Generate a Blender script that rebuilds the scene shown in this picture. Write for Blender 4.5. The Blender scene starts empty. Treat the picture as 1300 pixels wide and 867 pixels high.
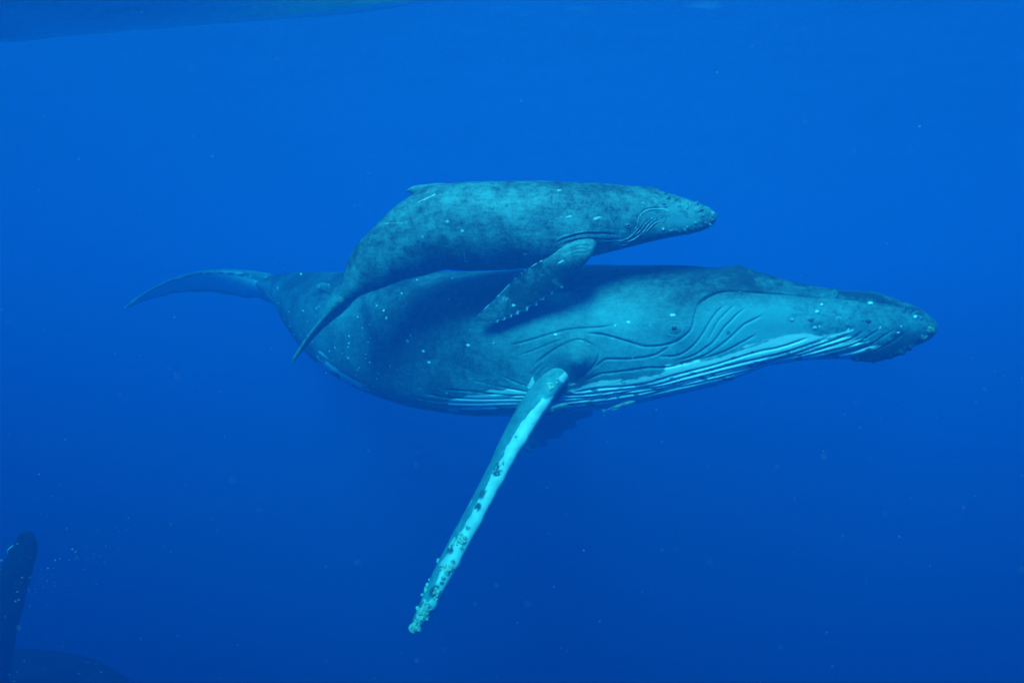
import bpy, math, random
import numpy as np
from mathutils import Vector

# ------------------------------------------------------------------ camera, sky, sun, exposure
scene = bpy.context.scene
COL = scene.collection
LENS, SENSOR = 24.0, 36.0
F = 1300.0 * LENS / SENSOR            # focal length in photograph pixels
CX, CY = 650.0, 433.5

cam_d = bpy.data.cameras.new("camera")
cam_d.lens = LENS; cam_d.sensor_width = SENSOR
cam_d.clip_start = 0.02; cam_d.clip_end = 2000.0
cam_d.dof.use_dof = True; cam_d.dof.focus_distance = 9.0; cam_d.dof.aperture_fstop = 6.3
cam = bpy.data.objects.new("camera", cam_d); COL.objects.link(cam)
cam.location = (0, 0, 0); cam.rotation_euler = (math.radians(90), 0, 0)
scene.camera = cam

SUN_TO = np.array([0.20, 0.70, -0.70]); SUN_TO /= np.linalg.norm(SUN_TO)   # direction the light travels
elev = math.asin(-SUN_TO[2]); azim = math.atan2(-SUN_TO[0], -SUN_TO[1])
world = bpy.data.worlds.new("World"); scene.world = world; world.use_nodes = True
wt = world.node_tree; wt.nodes.clear()
sky = wt.nodes.new("ShaderNodeTexSky"); sky.sky_type = 'NISHITA'; sky.sun_disc = False
sky.sun_elevation = elev; sky.sun_rotation = azim
bg = wt.nodes.new("ShaderNodeBackground"); bg.inputs["Strength"].default_value = 0.09
wo = wt.nodes.new("ShaderNodeOutputWorld")
wt.links.new(sky.outputs[0], bg.inputs[0]); wt.links.new(bg.outputs[0], wo.inputs[0])

sun_d = bpy.data.lights.new("sun", 'SUN'); sun_d.energy = 5.0; sun_d.angle = math.radians(24.0)
sun_d.color = (1.0, 0.91, 0.75)
sun = bpy.data.objects.new("sun", sun_d); COL.objects.link(sun)
sun.rotation_euler = Vector(SUN_TO).to_track_quat('-Z', 'Y').to_euler(); sun.location = (0, -10, 30)

vs = scene.view_settings
vs.view_transform = 'Standard'; vs.look = 'None'; vs.gamma = 1.0; vs.use_curve_mapping = False
vs.exposure = 1.97
cy = scene.cycles
cy.max_bounces = 12; cy.diffuse_bounces = 2; cy.glossy_bounces = 2; cy.transparent_max_bounces = 8
cy.volume_bounces = 9
cy.use_denoising = True

# ------------------------------------------------------------------ sea water and its surface
SIG_S = (0.0016, 0.0142, 0.0445)      # scattering per metre (r, g, b) of clear blue ocean water
SIG_A = (0.25, 0.073, 0.035)        # absorption per metre
SURF_Z = 5.6

def new_mat(name):
    m = bpy.data.materials.new(name); m.use_nodes = True
    m.node_tree.nodes.clear()
    return m, m.node_tree.nodes, m.node_tree.links

def tag(o, label=None, cat=None, group=None, kind=None):
    if label: o["label"] = label
    if cat: o["category"] = cat
    if group: o["group"] = group
    if kind: o["kind"] = kind
    return o

def mesh_obj(name, verts, faces, mat, parent=None, smooth=True):
    """verts (n,3) array, faces (m,4) or (m,3) int array (or list of such arrays)"""
    me = bpy.data.meshes.new(name)
    verts = np.asarray(verts, dtype=np.float32)
    fl = faces if isinstance(faces, list) else [faces]
    fl = [np.asarray(f, dtype=np.int32) for f in fl if len(f)]
    me.vertices.add(len(verts)); me.vertices.foreach_set("co", verts.ravel())
    loops = np.concatenate([f.ravel() for f in fl])
    tot = np.concatenate([np.full(len(f), f.shape[1], dtype=np.int32) for f in fl])
    start = np.concatenate([[0], np.cumsum(tot)[:-1]]).astype(np.int32)
    me.loops.add(len(loops)); me.loops.foreach_set("vertex_index", loops)
    me.polygons.add(len(tot)); me.polygons.foreach_set("loop_start", start)
    if smooth: me.polygons.foreach_set("use_smooth", np.ones(len(tot), dtype=bool))
    me.update(calc_edges=True)
    if mat: me.materials.append(mat)
    o = bpy.data.objects.new(name, me); COL.objects.link(o)
    if parent: o.parent = parent
    return o

def set_attr(o, name, arr):
    a = o.data.attributes.new(name, 'FLOAT', 'POINT')
    a.data.foreach_set("value", np.asarray(arr, dtype=np.float32).ravel())

m, n, l = new_mat("sea_water")
out = n.new("ShaderNodeOutputMaterial")
vc = n.new("ShaderNodeVolumeCoefficients")
vc.inputs["Absorption Coefficients"].default_value = SIG_A
vc.inputs["Scatter Coefficients"].default_value = SIG_S
vc.phase = "RAYLEIGH"               # clear water scatters like its molecules
l.new(vc.outputs[0], out.inputs["Volume"])
MAT_WATER = m
x0, x1, y0, y1, z0, z1 = -160, 160, -90, 190, -90, SURF_Z + 1.2
bv = [(x, y, z) for z in (z0, z1) for y in (y0, y1) for x in (x0, x1)]
bf = [(0, 2, 3, 1), (4, 5, 7, 6), (0, 1, 5, 4), (2, 6, 7, 3), (0, 4, 6, 2), (1, 3, 7, 5)]
water = mesh_obj("water", bv, np.array(bf), MAT_WATER, smooth=False)
tag(water, "clear deep blue sea water filling the whole view around the whales", "water", kind="structure")

# ------------------------------------------------------------------ numeric helpers
def hash3(ix, iy, iz, seed):
    h = (ix * 374761393 + iy * 668265263 + iz * 2147483647 + seed * 1274126177) & 0xFFFFFFFF
    h = ((h ^ (h >> 13)) * 1274126177) & 0xFFFFFFFF
    h = (h ^ (h >> 16)) & 0xFFFFFFFF
    return h / 4294967295.0

def vnoise(p, scale, seed=0):
    """value noise 0..1 at points (...,3)"""
    q = np.asarray(p, dtype=np.float64) * scale + 1000.0
    i = np.floor(q).astype(np.int64); f = q - i; f = f * f * (3 - 2 * f)
    r = 0
    for dx in (0, 1):
        wx = f[..., 0] if dx else 1 - f[..., 0]
        for dy in (0, 1):
            wy = f[..., 1] if dy else 1 - f[..., 1]
            for dz in (0, 1):
                wz = f[..., 2] if dz else 1 - f[..., 2]
                r = r + wx * wy * wz * hash3(i[..., 0] + dx, i[..., 1] + dy, i[..., 2] + dz, seed)
    return r

def fbm(p, scale, seed=0, octv=3):
    a, t, r = 1.0, 0.0, 0.0
    for k in range(octv):
        r = r + a * vnoise(p, scale * 2 ** k, seed + k); t += a; a *= 0.5
    return r / t

def sstep(a, b, x):
    t = np.clip((x - a) / (b - a), 0, 1)
    return t * t * (3 - 2 * t)

def pchip(xk, yk, x):
    """monotone cubic interpolation of keys (columns allowed)"""
    xk = np.asarray(xk, float); yk = np.asarray(yk, float)
    one = yk.ndim == 1
    if one: yk = yk[:, None]
    h = np.diff(xk); d = np.diff(yk, axis=0) / h[:, None]
    mm = np.zeros_like(yk)
    mm[0], mm[-1] = d[0], d[-1]
    for i in range(1, len(xk) - 1):
        w1, w2 = 2 * h[i] + h[i - 1], h[i] + 2 * h[i - 1]
        same = d[i - 1] * d[i] > 0
        with np.errstate(divide='ignore', invalid='ignore'):
            v = (w1 + w2) / (w1 / d[i - 1] + w2 / d[i])
        mm[i] = np.where(same, v, 0)
    j = np.clip(np.searchsorted(xk, x) - 1, 0, len(xk) - 2)
    t = ((x - xk[j]) / h[j])[:, None]; hh = h[j][:, None]
    r = ((2*t**3 - 3*t**2 + 1) * yk[j] + (t**3 - 2*t**2 + t) * hh * mm[j]
         + (-2*t**3 + 3*t**2) * yk[j + 1] + (t**3 - t**2) * hh * mm[j + 1])
    return r[:, 0] if one else r

def catmull(xk, yk, x):
    """smooth (C1) cubic through keys, columns allowed"""
    xk = np.asarray(xk, float); yk = np.asarray(yk, float)
    one = yk.ndim == 1
    if one: yk = yk[:, None]
    mm = np.zeros_like(yk)
    mm[1:-1] = (yk[2:] - yk[:-2]) / (xk[2:] - xk[:-2])[:, None]
    mm[0] = (yk[1] - yk[0]) / (xk[1] - xk[0]); mm[-1] = (yk[-1] - yk[-2]) / (xk[-1] - xk[-2])
    j = np.clip(np.searchsorted(xk, x) - 1, 0, len(xk) - 2)
    h = (xk[j + 1] - xk[j])[:, None]; t = (x - xk[j])[:, None] / h
    r = ((2*t**3 - 3*t**2 + 1) * yk[j] + (t**3 - 2*t**2 + t) * h * mm[j]
         + (-2*t**3 + 3*t**2) * yk[j + 1] + (t**3 - t**2) * h * mm[j + 1])
    return r[:, 0] if one else r

def norm(v): return v / np.maximum(np.linalg.norm(v, axis=-1, keepdims=True), 1e-9)

def at(px, py, Y):
    """a point seen at photograph pixel (px,py) standing Y metres out"""
    px, py, Y = np.broadcast_arrays(np.asarray(px, float), np.asarray(py, float), np.asarray(Y, float))
    return np.stack([(px - CX) / F * Y, Y, (CY - py) / F * Y], axis=-1)

def proj(P):
    return CX + P[..., 0] / P[..., 1] * F, CY - P[..., 2] / P[..., 1] * F

def poly_dist(px, py, poly, reach, closed=False):
    """distance in pixels to a polyline and the fraction along it; points further than reach get 1e3"""
    pts = np.asarray(poly, float)
    if closed: pts = np.vstack([pts, pts[:1]])
    D = np.full(px.shape, 1e3); T = np.zeros(px.shape)
    lo, hi = pts.min(0) - reach, pts.max(0) + reach
    idx = np.nonzero((px > lo[0]) & (px < hi[0]) & (py > lo[1]) & (py < hi[1]))
    if not len(idx[0]): return D, T
    x, y = px[idx], py[idx]
    seg = np.diff(pts, axis=0); L = np.hypot(seg[:, 0], seg[:, 1]); S = np.concatenate([[0], np.cumsum(L)])
    d = np.full(x.shape, 1e3); tt = np.zeros(x.shape)
    for k in range(len(seg)):
        if L[k] < 1e-6: continue
        t = np.clip(((x - pts[k, 0]) * seg[k, 0] + (y - pts[k, 1]) * seg[k, 1]) / L[k] ** 2, 0, 1)
        q = np.hypot(x - pts[k, 0] - t * seg[k, 0], y - pts[k, 1] - t * seg[k, 1])
        b = q < d
        d[b] = q[b]; tt[b] = (S[k] + t[b] * L[k]) / S[-1]
    D[idx] = d; T[idx] = tt
    return D, T

def smooth_line(pts, n=6):
    pts = np.asarray(pts, float)
    if len(pts) < 3: return pts
    k = np.arange(len(pts))
    return catmull(k, pts, np.linspace(0, len(pts) - 1, (len(pts) - 1) * n + 1))

def poly_sdf(px, py, poly, reach):
    """signed pixel distance (negative inside) to a polygon"""
    D, _ = poly_dist(px, py, poly, reach, closed=True)
    pts = np.asarray(poly, float)
    ins = np.zeros(px.shape, bool)
    lo, hi = pts.min(0), pts.max(0)
    idx = np.nonzero((px >= lo[0]) & (px <= hi[0]) & (py >= lo[1]) & (py <= hi[1]))
    x, y = px[idx], py[idx]; c = np.zeros(x.shape, bool); j = len(pts) - 1
    for i in range(len(pts)):
        xi, yi, xj, yj = pts[i, 0], pts[i, 1], pts[j, 0], pts[j, 1]
        if yi != yj:
            c ^= ((yi > y) != (yj > y)) & (x < (xj - xi) * (y - yi) / (yj - yi) + xi)
        j = i
    ins[idx] = c
    return np.where(ins, -D, D)

def grid_faces(nu, nv, wrap=True, flip=False):
    i = np.arange(nu - 1)[:, None]; j = np.arange(nv if wrap else nv - 1)[None, :]
    jn = (j + 1) % nv
    a, b, c, d = i * nv + j, i * nv + jn, (i + 1) * nv + jn, (i + 1) * nv + j
    a, b, c, d = np.broadcast_arrays(a, b, c, d)
    q = np.stack([a, b, c, d] if not flip else [a, d, c, b], axis=-1)
    return q.reshape(-1, 4)

def grid_normals(P):
    du = np.gradient(P, axis=0)
    dv = np.roll(P, -1, axis=1) - np.roll(P, 1, axis=1)
    return norm(np.cross(du, dv))

# ------------------------------------------------------------------ sea surface seen from below
def build_surface():
    gx = np.concatenate([np.linspace(-158, -24, 40), np.linspace(-23, 23, 240), np.linspace(24, 158, 40)])
    gy = np.concatenate([np.linspace(-88, -6, 30), np.linspace(-5, 35, 260), np.linspace(36, 188, 60)])
    X, Y = np.meshgrid(gx, gy)
    p = np.stack([X, Y, 0 * X], -1)
    Z = SURF_Z + 0.55 * (fbm(p, 0.11, 5, 3) - .5) + 0.10 * (fbm(p * [1, 1.6, 1], 0.9, 9, 3) - .5)
    # a swell hanging lower over the near left: its back edge cuts into the upper left corner
    zl = np.interp(X, [-9, -4.9, -1.9, -.9, .5, 3.5], [2.86, 2.93, 3.16, 3.30, 3.5, 3.8]) + .05 * (fbm(p, .8, 15, 3) - .5) + .045 * (fbm(p * [1, 1.8, 1], 2.0, 17, 2) - .5)
    w = sstep(8.6, 6.6, Y) * sstep(-7, 0, Y) * sstep(-16, -9, X) * sstep(8, 3, X)
    Z = Z * (1 - w) + zl * w
    V = np.stack([X, Y, Z], -1).reshape(-1, 3)
    m, n, l = new_mat("sea_surface")
    out = n.new("ShaderNodeOutputMaterial")
    lw = n.new("ShaderNodeLayerWeight"); lw.inputs[0].default_value = .5
    fr = n.new("ShaderNodeMapRange"); fr.interpolation_type = 'SMOOTHSTEP'      # near total reflection at a flat angle from below
    fr.inputs["From Min"].default_value = .40; fr.inputs["From Max"].default_value = .52
    fr.inputs["To Min"].default_value = .04; fr.inputs["To Max"].default_value = 1.0
    l.new(lw.outputs["Facing"], fr.inputs["Value"])
    tr = n.new("ShaderNodeBsdfTransparent"); gl = n.new("ShaderNodeBsdfGlossy")
    gl.inputs["Roughness"].default_value = 0.3
    no = n.new("ShaderNodeTexNoise"); no.inputs["Scale"].default_value = 3.0; no.inputs["Detail"].default_value = 4.0
    bu = n.new("ShaderNodeBump"); bu.inputs["Strength"].default_value = 0.35; bu.inputs["Distance"].default_value = 0.1
    tc = n.new("ShaderNodeTexCoord")
    l.new(tc.outputs["Object"], no.inputs["Vector"]); l.new(no.outputs[0], bu.inputs["Height"])
    l.new(bu.outputs[0], gl.inputs["Normal"])
    mx = n.new("ShaderNodeMixShader")
    l.new(fr.outputs[0], mx.inputs[0]); l.new(tr.outputs[0], mx.inputs[1]); l.new(gl.outputs[0], mx.inputs[2])
    l.new(mx.outputs[0], out.inputs[0])
    o = mesh_obj("water_surface", V, grid_faces(len(gy), len(gx), wrap=False), m)
    tag(o, "rippled underside of the sea surface at the upper edge", "water surface", kind="structure")
build_surface()

# ------------------------------------------------------------------ materials
def skin_material(name, dark, pale, white=(0.78, 0.82, 0.80), mott=0.5):
    """attributes: tone 0..1 dark to pale, white 0..1, mark 0..1 (dark mark)"""
    m, n, l = new_mat(name)
    out = n.new("ShaderNodeOutputMaterial"); b = n.new("ShaderNodeBsdfPrincipled")
    b.inputs["Roughness"].default_value = 0.55
    b.inputs["Specular IOR Level"].default_value = 0.12
    tc = n.new("ShaderNodeTexCoord")
    def noise(scale, det=4, rough=0.6):
        t = n.new("ShaderNodeTexNoise"); t.inputs["Scale"].default_value = scale
        t.inputs["Detail"].default_value = det; t.inputs["Roughness"].default_value = rough
        l.new(tc.outputs["Object"], t.inputs["Vector"]); return t
    def attr(nm):
        a = n.new("ShaderNodeAttribute"); a.attribute_name = nm; return a
    def mth(op, a, bb, c=None, clamp=False):
        x = n.new("ShaderNodeMath"); x.operation = op; x.use_clamp = clamp
        for i, v in enumerate((a, bb, c)):
            if v is None: continue
            if isinstance(v, (int, float)): x.inputs[i].default_value = v
            else: l.new(v, x.inputs[i])
        return x.outputs[0]
    n1, n2, n3 = noise(2.2, 6, .7), noise(11, 5, .75), noise(48, 4, .7)
    mp = n.new("ShaderNodeMapping"); mp.inputs["Scale"].default_value = (5, 16, 30); mp.inputs["Rotation"].default_value = (.3, .2, .25)
    l.new(tc.outputs["Object"], mp.inputs["Vector"])
    n4 = n.new("ShaderNodeTexNoise"); n4.inputs["Scale"].default_value = 1.0; n4.inputs["Detail"].default_value = 5; l.new(mp.outputs[0], n4.inputs["Vector"])
    t = mth('MULTIPLY_ADD', mth('SUBTRACT', n1.outputs[0], .5), mott * 1.6, attr("tone").outputs["Fac"])
    t = mth('MULTIPLY_ADD', mth('SUBTRACT', n2.outputs[0], .5), mott * 1.9, t)
    t = mth('MULTIPLY_ADD', mth('SUBTRACT', n4.outputs[0], .5), mott * .8, t)
    t = mth('MULTIPLY_ADD', mth('SUBTRACT', n3.outputs[0], .5), mott * 1.6, t, True)
    mix = n.new("ShaderNodeMix"); mix.data_type = 'RGBA'
    mix.inputs["A"].default_value = (*dark, 1); mix.inputs["B"].default_value = (*pale, 1)
    l.new(t, mix.inputs["Factor"])
    # white paint with a ragged edge
    w = mth('MULTIPLY_ADD', mth('SUBTRACT', n2.outputs[0], .5), .5, attr("white").outputs["Fac"])
    w = mth('MULTIPLY_ADD', mth('SUBTRACT', n3.outputs[0], .5), .35, w)
    rp = n.new("ShaderNodeMapRange"); rp.interpolation_type = 'SMOOTHSTEP'
    rp.inputs["From Min"].default_value = .30; rp.inputs["From Max"].default_value = .72
    l.new(w, rp.inputs["Value"])
    mix2 = n.new("ShaderNodeMix"); mix2.data_type = 'RGBA'
    mix2.inputs["B"].default_value = (*white, 1)
    l.new(rp.outputs[0], mix2.inputs["Factor"]); l.new(mix.outputs["Result"], mix2.inputs["A"])
    mix3 = n.new("ShaderNodeMix"); mix3.data_type = 'RGBA'
    mix3.inputs["B"].default_value = (dark[0] * .55, dark[1] * .55, dark[2] * .55, 1)
    l.new(attr("mark").outputs["Fac"], mix3.inputs["Factor"]); l.new(mix2.outputs["Result"], mix3.inputs["A"])
    l.new(mix3.outputs["Result"], b.inputs["Base Color"])
    bu = n.new("ShaderNodeBump"); bu.inputs["Strength"].default_value = .35; bu.inputs["Distance"].default_value = .012
    hb = mth('MULTIPLY_ADD', n3.outputs[0], .5, n2.outputs[0])
    l.new(hb, bu.inputs["Height"]); l.new(bu.outputs[0], b.inputs["Normal"])
    l.new(b.outputs[0], out.inputs[0])
    return m

def plain_material(name, col, rough=.6, spec=.3, noise_scale=None, col2=None):
    m, n, l = new_mat(name)
    out = n.new("ShaderNodeOutputMaterial"); b = n.new("ShaderNodeBsdfPrincipled")
    b.inputs["Roughness"].default_value = rough; b.inputs["Specular IOR Level"].default_value = spec
    b.inputs["Base Color"].default_value = (*col, 1)
    if noise_scale:
        tc = n.new("ShaderNodeTexCoord"); t = n.new("ShaderNodeTexNoise"); t.inputs["Scale"].default_value = noise_scale
        l.new(tc.outputs["Object"], t.inputs["Vector"])
        rp = n.new("ShaderNodeMapRange"); rp.inputs["From Min"].default_value = .35; rp.inputs["From Max"].default_value = .65
        l.new(t.outputs[0], rp.inputs["Value"])
        mx = n.new("ShaderNodeMix"); mx.data_type = 'RGBA'
        mx.inputs["A"].default_value = (*col, 1); mx.inputs["B"].default_value = (*col2, 1)
        l.new(rp.outputs[0], mx.inputs["Factor"]); l.new(mx.outputs["Result"], b.inputs["Base Color"])
    l.new(b.outputs[0], out.inputs[0])
    return m

MAT_MOTHER = skin_material("mother_skin", (0.024, 0.046, 0.056), (0.14, 0.40, 0.43), mott=.50)
MAT_CALF = skin_material("calf_skin", (0.024, 0.050, 0.056), (0.115, 0.315, 0.335), mott=.9)
MAT_ESCORT = skin_material("escort_skin", (0.010, 0.016, 0.022), (0.045, 0.06, 0.07))  # dark skin, deepened so the colour carries this whale's shade
MAT_EYE = plain_material("eye", (0.02, 0.022, 0.028), .2, .5)
MAT_LID = plain_material("eyelid", (0.30, 0.36, 0.37), .5, .2, 60, (0.18, 0.22, 0.23))
MAT_BARN = plain_material("barnacle", (0.82, 0.80, 0.70), .8, .1, 45, (0.40, 0.40, 0.30))
MAT_BUBBLE = plain_material("bubble", (0.30, 0.36, 0.38), .3, .5)
MAT_BARN2 = plain_material("worn_barnacle", (0.42, 0.42, 0.24), .8, .1, 25, (0.12, 0.14, 0.09))
MAT_SPECK = plain_material("plankton", (0.8, 0.82, 0.82), .8, .1)
MAT_FISH = plain_material("fish_skin", (0.10, 0.14, 0.15), .4, .3, 12, (0.25, 0.3, 0.29))

# ------------------------------------------------------------------ lofts
def body_loft(keys, nu, n_near, n_far):
    """keys: rows of px, y_top, y_bottom, depth, half_width, roll(deg), squareness.
    Returns P (nu,nt,3) rings from snout to tail, theta (nt), centre and frame.  theta 0 = side turned to us, 90 = back."""
    k = np.asarray(keys, float)
    C = at(k[:, 0], (k[:, 1] + k[:, 2]) / 2, k[:, 3])
    H = (k[:, 2] - k[:, 1]) / 2 / F * k[:, 3]
    s = np.concatenate([[0], np.cumsum(np.linalg.norm(np.diff(C, axis=0), axis=1))])
    # sample so that rings lie evenly in the picture and densely at the rounded snout
    fine = np.linspace(0, s[-1], 4000)
    Cf = catmull(s, C, fine); fx, fy = proj(Cf)
    w = np.hypot(np.gradient(fx), np.gradient(fy)) + 6.0 / 4000 * np.ones_like(fx)
    w = w * (1 + 7 * np.exp(-fine / (0.02 * s[-1])))
    cw = np.cumsum(w); cw = (cw - cw[0]) / (cw[-1] - cw[0])
    u = np.interp(np.linspace(0, 1, nu), cw, fine)
    Cc = catmull(s, C, u); T = norm(np.gradient(Cc, u, axis=0))
    for _ in range(30):
        T[1:-1] = norm(T[:-2] + 2 * T[1:-1] + T[2:])
    h = np.maximum(pchip(s, H, u), 1e-4); wd = np.maximum(pchip(s, k[:, 4], u), 1e-4)
    roll = np.radians(pchip(s, k[:, 5], u)); sq = pchip(s, k[:, 6], u)
    up = np.array([0, 0, 1.0]) - T * T[:, 2:3]; up = norm(up)
    side = norm(np.cross(up, T))          # T runs head to tail (to -x): side looks at us (-y)
    side = np.where((side[:, 1:2] > 0), -side, side)
    U = up * np.cos(roll)[:, None] + side * -np.sin(roll)[:, None]
    S = side * np.cos(roll)[:, None] + up * np.sin(roll)[:, None]
    f = np.linspace(0, 1, 260, endpoint=False); g = f - np.sin(2 * np.pi * f) / (2 * np.pi)
    td = np.concatenate([-np.pi / 2 + (k_ + g) * np.pi / 2 for k_ in range(4)] + [[1.5 * np.pi]])
    c, sn = np.cos(td), np.sin(td)
    low = pchip(s, k[:, 7], u) if k.shape[1] > 7 else sq
    e = 2.0 / np.where(sn[None, :] < 0, low[:, None], sq[:, None])
    dx = np.sign(c) * np.abs(c) ** e; dy = np.sign(sn) * np.abs(sn) ** e
    # points spaced evenly along each ring, most of them on the side turned to us
    ln = np.hypot(np.diff(dx * wd[:, None], axis=1), np.diff(dy * h[:, None], axis=1))
    al = np.concatenate([np.zeros((nu, 1)), np.cumsum(ln, 1)], 1); hf = 520
    cx = np.empty((nu, n_near + n_far)); sy = np.empty_like(cx)
    for i in range(nu):
        q = np.concatenate([np.linspace(0, al[i, hf], n_near, endpoint=False), np.linspace(al[i, hf], al[i, -1], n_far, endpoint=False)])
        cx[i] = np.interp(q, al[i], dx[i]); sy[i] = np.interp(q, al[i], dy[i])
    th = np.arctan2(sy, cx)
    o = (cx * wd[:, None])[..., None] * S[:, None, :] + (sy * h[:, None])[..., None] * U[:, None, :]
    v = (o * up[:, None, :]).sum(-1); hi, lo = v.max(1, keepdims=True), v.min(1, keepdims=True)
    v2 = (v - (hi + lo) / 2) * (2 * h[:, None] / (hi - lo))          # a rolled ring keeps its height
    P = Cc[:, None, :] + o + (v2 - v)[..., None] * up[:, None, :]
    return P, th, u / s[-1], Cc, T, U, S

def blade_loft(LE, TE, thick, ns, nphi, knob=None, lead_round=.5, up_hint=(0, 0, 1)):
    """a fin between a leading and a trailing edge curve given as point rows; thick = full thickness per row"""
    LE = np.asarray(LE, float); TE = np.asarray(TE, float); k = np.linspace(0, 1, len(LE))
    # spacing a bit denser at the tip
    s = np.linspace(0, 1, ns)
    L = catmull(k, LE, s); R = catmull(k, TE, s); t = np.maximum(pchip(k, thick, s), 0.002)
    mid = (L + R) / 2; span = norm(np.gradient(mid, axis=0)); ch = R - L
    nn = norm(np.cross(span, ch))
    flip = np.sign((nn * np.asarray(up_hint, float)).sum(-1, keepdims=True)); flip[flip == 0] = 1
    nn = nn * flip
    if knob is not None:
        L = L - norm(ch) * knob(s)[:, None]; ch = R - L
    phi = np.linspace(0, 2 * np.pi, nphi, endpoint=False)
    c = (1 - np.cos(phi)) / 2
    prof = (c ** lead_round) * (1 - c) ** .9
    prof = prof / prof.max()
    prof = prof * np.sign(np.sin(phi)) * .5
    P = L[:, None, :] + c[None, :, None] * ch[:, None, :] + (prof[None, :] * t[:, None])[..., None] * nn[:, None, :]
    # close the tip
    e = np.sqrt(np.clip((1 - s) / .025, 0, 1))[:, None, None]
    P = mid[:, None, :] + (P - mid[:, None, :]) * np.maximum(e, .02)
    return P, s, c, np.sin(phi)

def lines_disp(px, py, ok, lines, default_w=1.5):
    """sum of gaussian profiles along pixel polylines: rows (points, width px, depth m)"""
    d = np.zeros(px.shape)
    for pts, w, dep in lines:
        D, T = poly_dist(px, py, smooth_line(pts), w * 4)
        g = np.exp(-(D / w) ** 2)
        sl = np.asarray(pts, float); Lp = np.hypot(*np.diff(sl, axis=0).T).sum()
        env = sstep(-2, min(16, Lp * .3), np.minimum(T, 1 - T) * Lp)
        d -= dep * g * env * ok
    return d

def bumps(px, py, ok, pts):
    d = np.zeros(px.shape)
    for (x, y, r, h) in pts:
        q = (px - x) ** 2 + (py - y) ** 2
        d += h * np.exp(-q / r ** 2) * ok
    return d

def spots_mask(px, py, ok, pts):
    w = np.zeros(px.shape)
    for (x, y, rx, ry, ang, v) in pts:
        a = math.radians(ang); dx, dy = px - x, py - y
        X = dx * math.cos(a) + dy * math.sin(a); Y = -dx * math.sin(a) + dy * math.cos(a)
        q = np.sqrt((X / rx) ** 2 + (Y / ry) ** 2)
        w = np.maximum(w, v * sstep(1.35, .55, q) * ok)
    return w

def scratches(px, py, ok, rows):
    w = np.zeros(px.shape)
    for pts, hw, v in rows:
        D, T = poly_dist(px, py, smooth_line(pts), hw * 3)
        w = np.maximum(w, v * sstep(1.6, .4, D / hw) * ok)
    return w

def assemble(name, parent, origin, pieces, mat):
    """pieces: list of dict(P, tone, white, mark, flip): joined into one body mesh"""
    V, Fq, A, B, Cc, off = [], [], [], [], [], 0
    for pc in pieces:
        P = pc["P"]; nu, nv = P.shape[:2]
        V.append((P - origin).reshape(-1, 3)); Fq.append(grid_faces(nu, nv, True, pc.get("flip", False)) + off)
        for cap, row in ((0, 0), (1, nu - 1)):          # close both ends with a fan of quads/triangles
            c = P[row].mean(0) - origin
            idx = off + nu * nv + cap
            ring = np.arange(nv) + row * nv + off
            tri = np.stack([ring, np.roll(ring, -1), np.full(nv, idx)], 1)
            if cap == 0: tri = tri[:, ::-1]
            if pc.get("flip", False): tri = tri[:, ::-1]
            V.append(c[None]); pc.setdefault("caps", []).append(tri)
        for lst, kname in ((A, "tone"), (B, "white"), (Cc, "mark")):
            arr = np.broadcast_to(pc[kname], (nu, nv))
            lst.append(arr.reshape(-1)); lst.append(np.array([arr[0].mean(), arr[-1].mean()]))
        off += nu * nv + 2
    quads = np.concatenate(Fq); tris = np.concatenate([t for pc in pieces for t in pc["caps"]])
    o = mesh_obj(name, np.concatenate(V), [quads, tris], mat, parent)
    set_attr(o, "tone", np.concatenate(A)); set_attr(o, "white", np.concatenate(B)); set_attr(o, "mark", np.concatenate(Cc))
    return o

def thing(name, label, cat, loc, group=None):
    o = bpy.data.objects.new(name, None); COL.objects.link(o); o.location = loc
    o.empty_display_size = .3
    return tag(o, label, cat, group)

def uv_sphere(c, r, nu=14, nv=20, squash=(1, 1, 1)):
    a = np.linspace(0, np.pi, nu)[:, None]; b = np.linspace(0, 2 * np.pi, nv, endpoint=False)[None, :]
    p = np.stack([np.sin(a) * np.cos(b), np.sin(a) * np.sin(b), np.cos(a) + 0 * b], -1) * r * np.asarray(squash)
    return p + np.asarray(c)

def surface_point(P, N, x, y):
    """nearest point of the near side of a grid at pixel (x,y)"""
    px, py = proj(P)
    facing = (N * P).sum(-1) < 0
    q = (px - x) ** 2 + (py - y) ** 2 + np.where(facing, 0, 1e6)
    i = np.unravel_index(np.argmin(q), q.shape)
    return P[i], N[i]

def frame_of(nrm):
    a = np.cross(nrm, [0, 0, 1.0]); a = a / np.linalg.norm(a); b = np.cross(nrm, a)
    return a, b

def make_eye(parent, origin, p, nrm, r):
    q = uv_sphere(p - nrm * r * .55 - origin, r, 16, 24)
    e = mesh_obj("eye", q.reshape(-1, 3), grid_faces(16, 24, True), MAT_EYE, parent)
    a, b = frame_of(nrm)
    t = np.linspace(0, 2 * np.pi, 36, endpoint=False); f = np.linspace(0, 2 * np.pi, 10, endpoint=False)
    ring = (np.cos(t)[:, None] * a * r * 1.05 + np.sin(t)[:, None] * b * r * .85)
    rad = norm(ring)
    Q = (p - origin + nrm * r * .12) + ring[:, None, :] + (np.cos(f)[None, :, None] * rad[:, None, :] + np.sin(f)[None, :, None] * nrm) * r * .13
    Q = np.concatenate([Q, Q[:1]], 0)
    mesh_obj("eyelid", Q.reshape(-1, 3), grid_faces(37, 10, True), MAT_LID, e)
    return e

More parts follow.
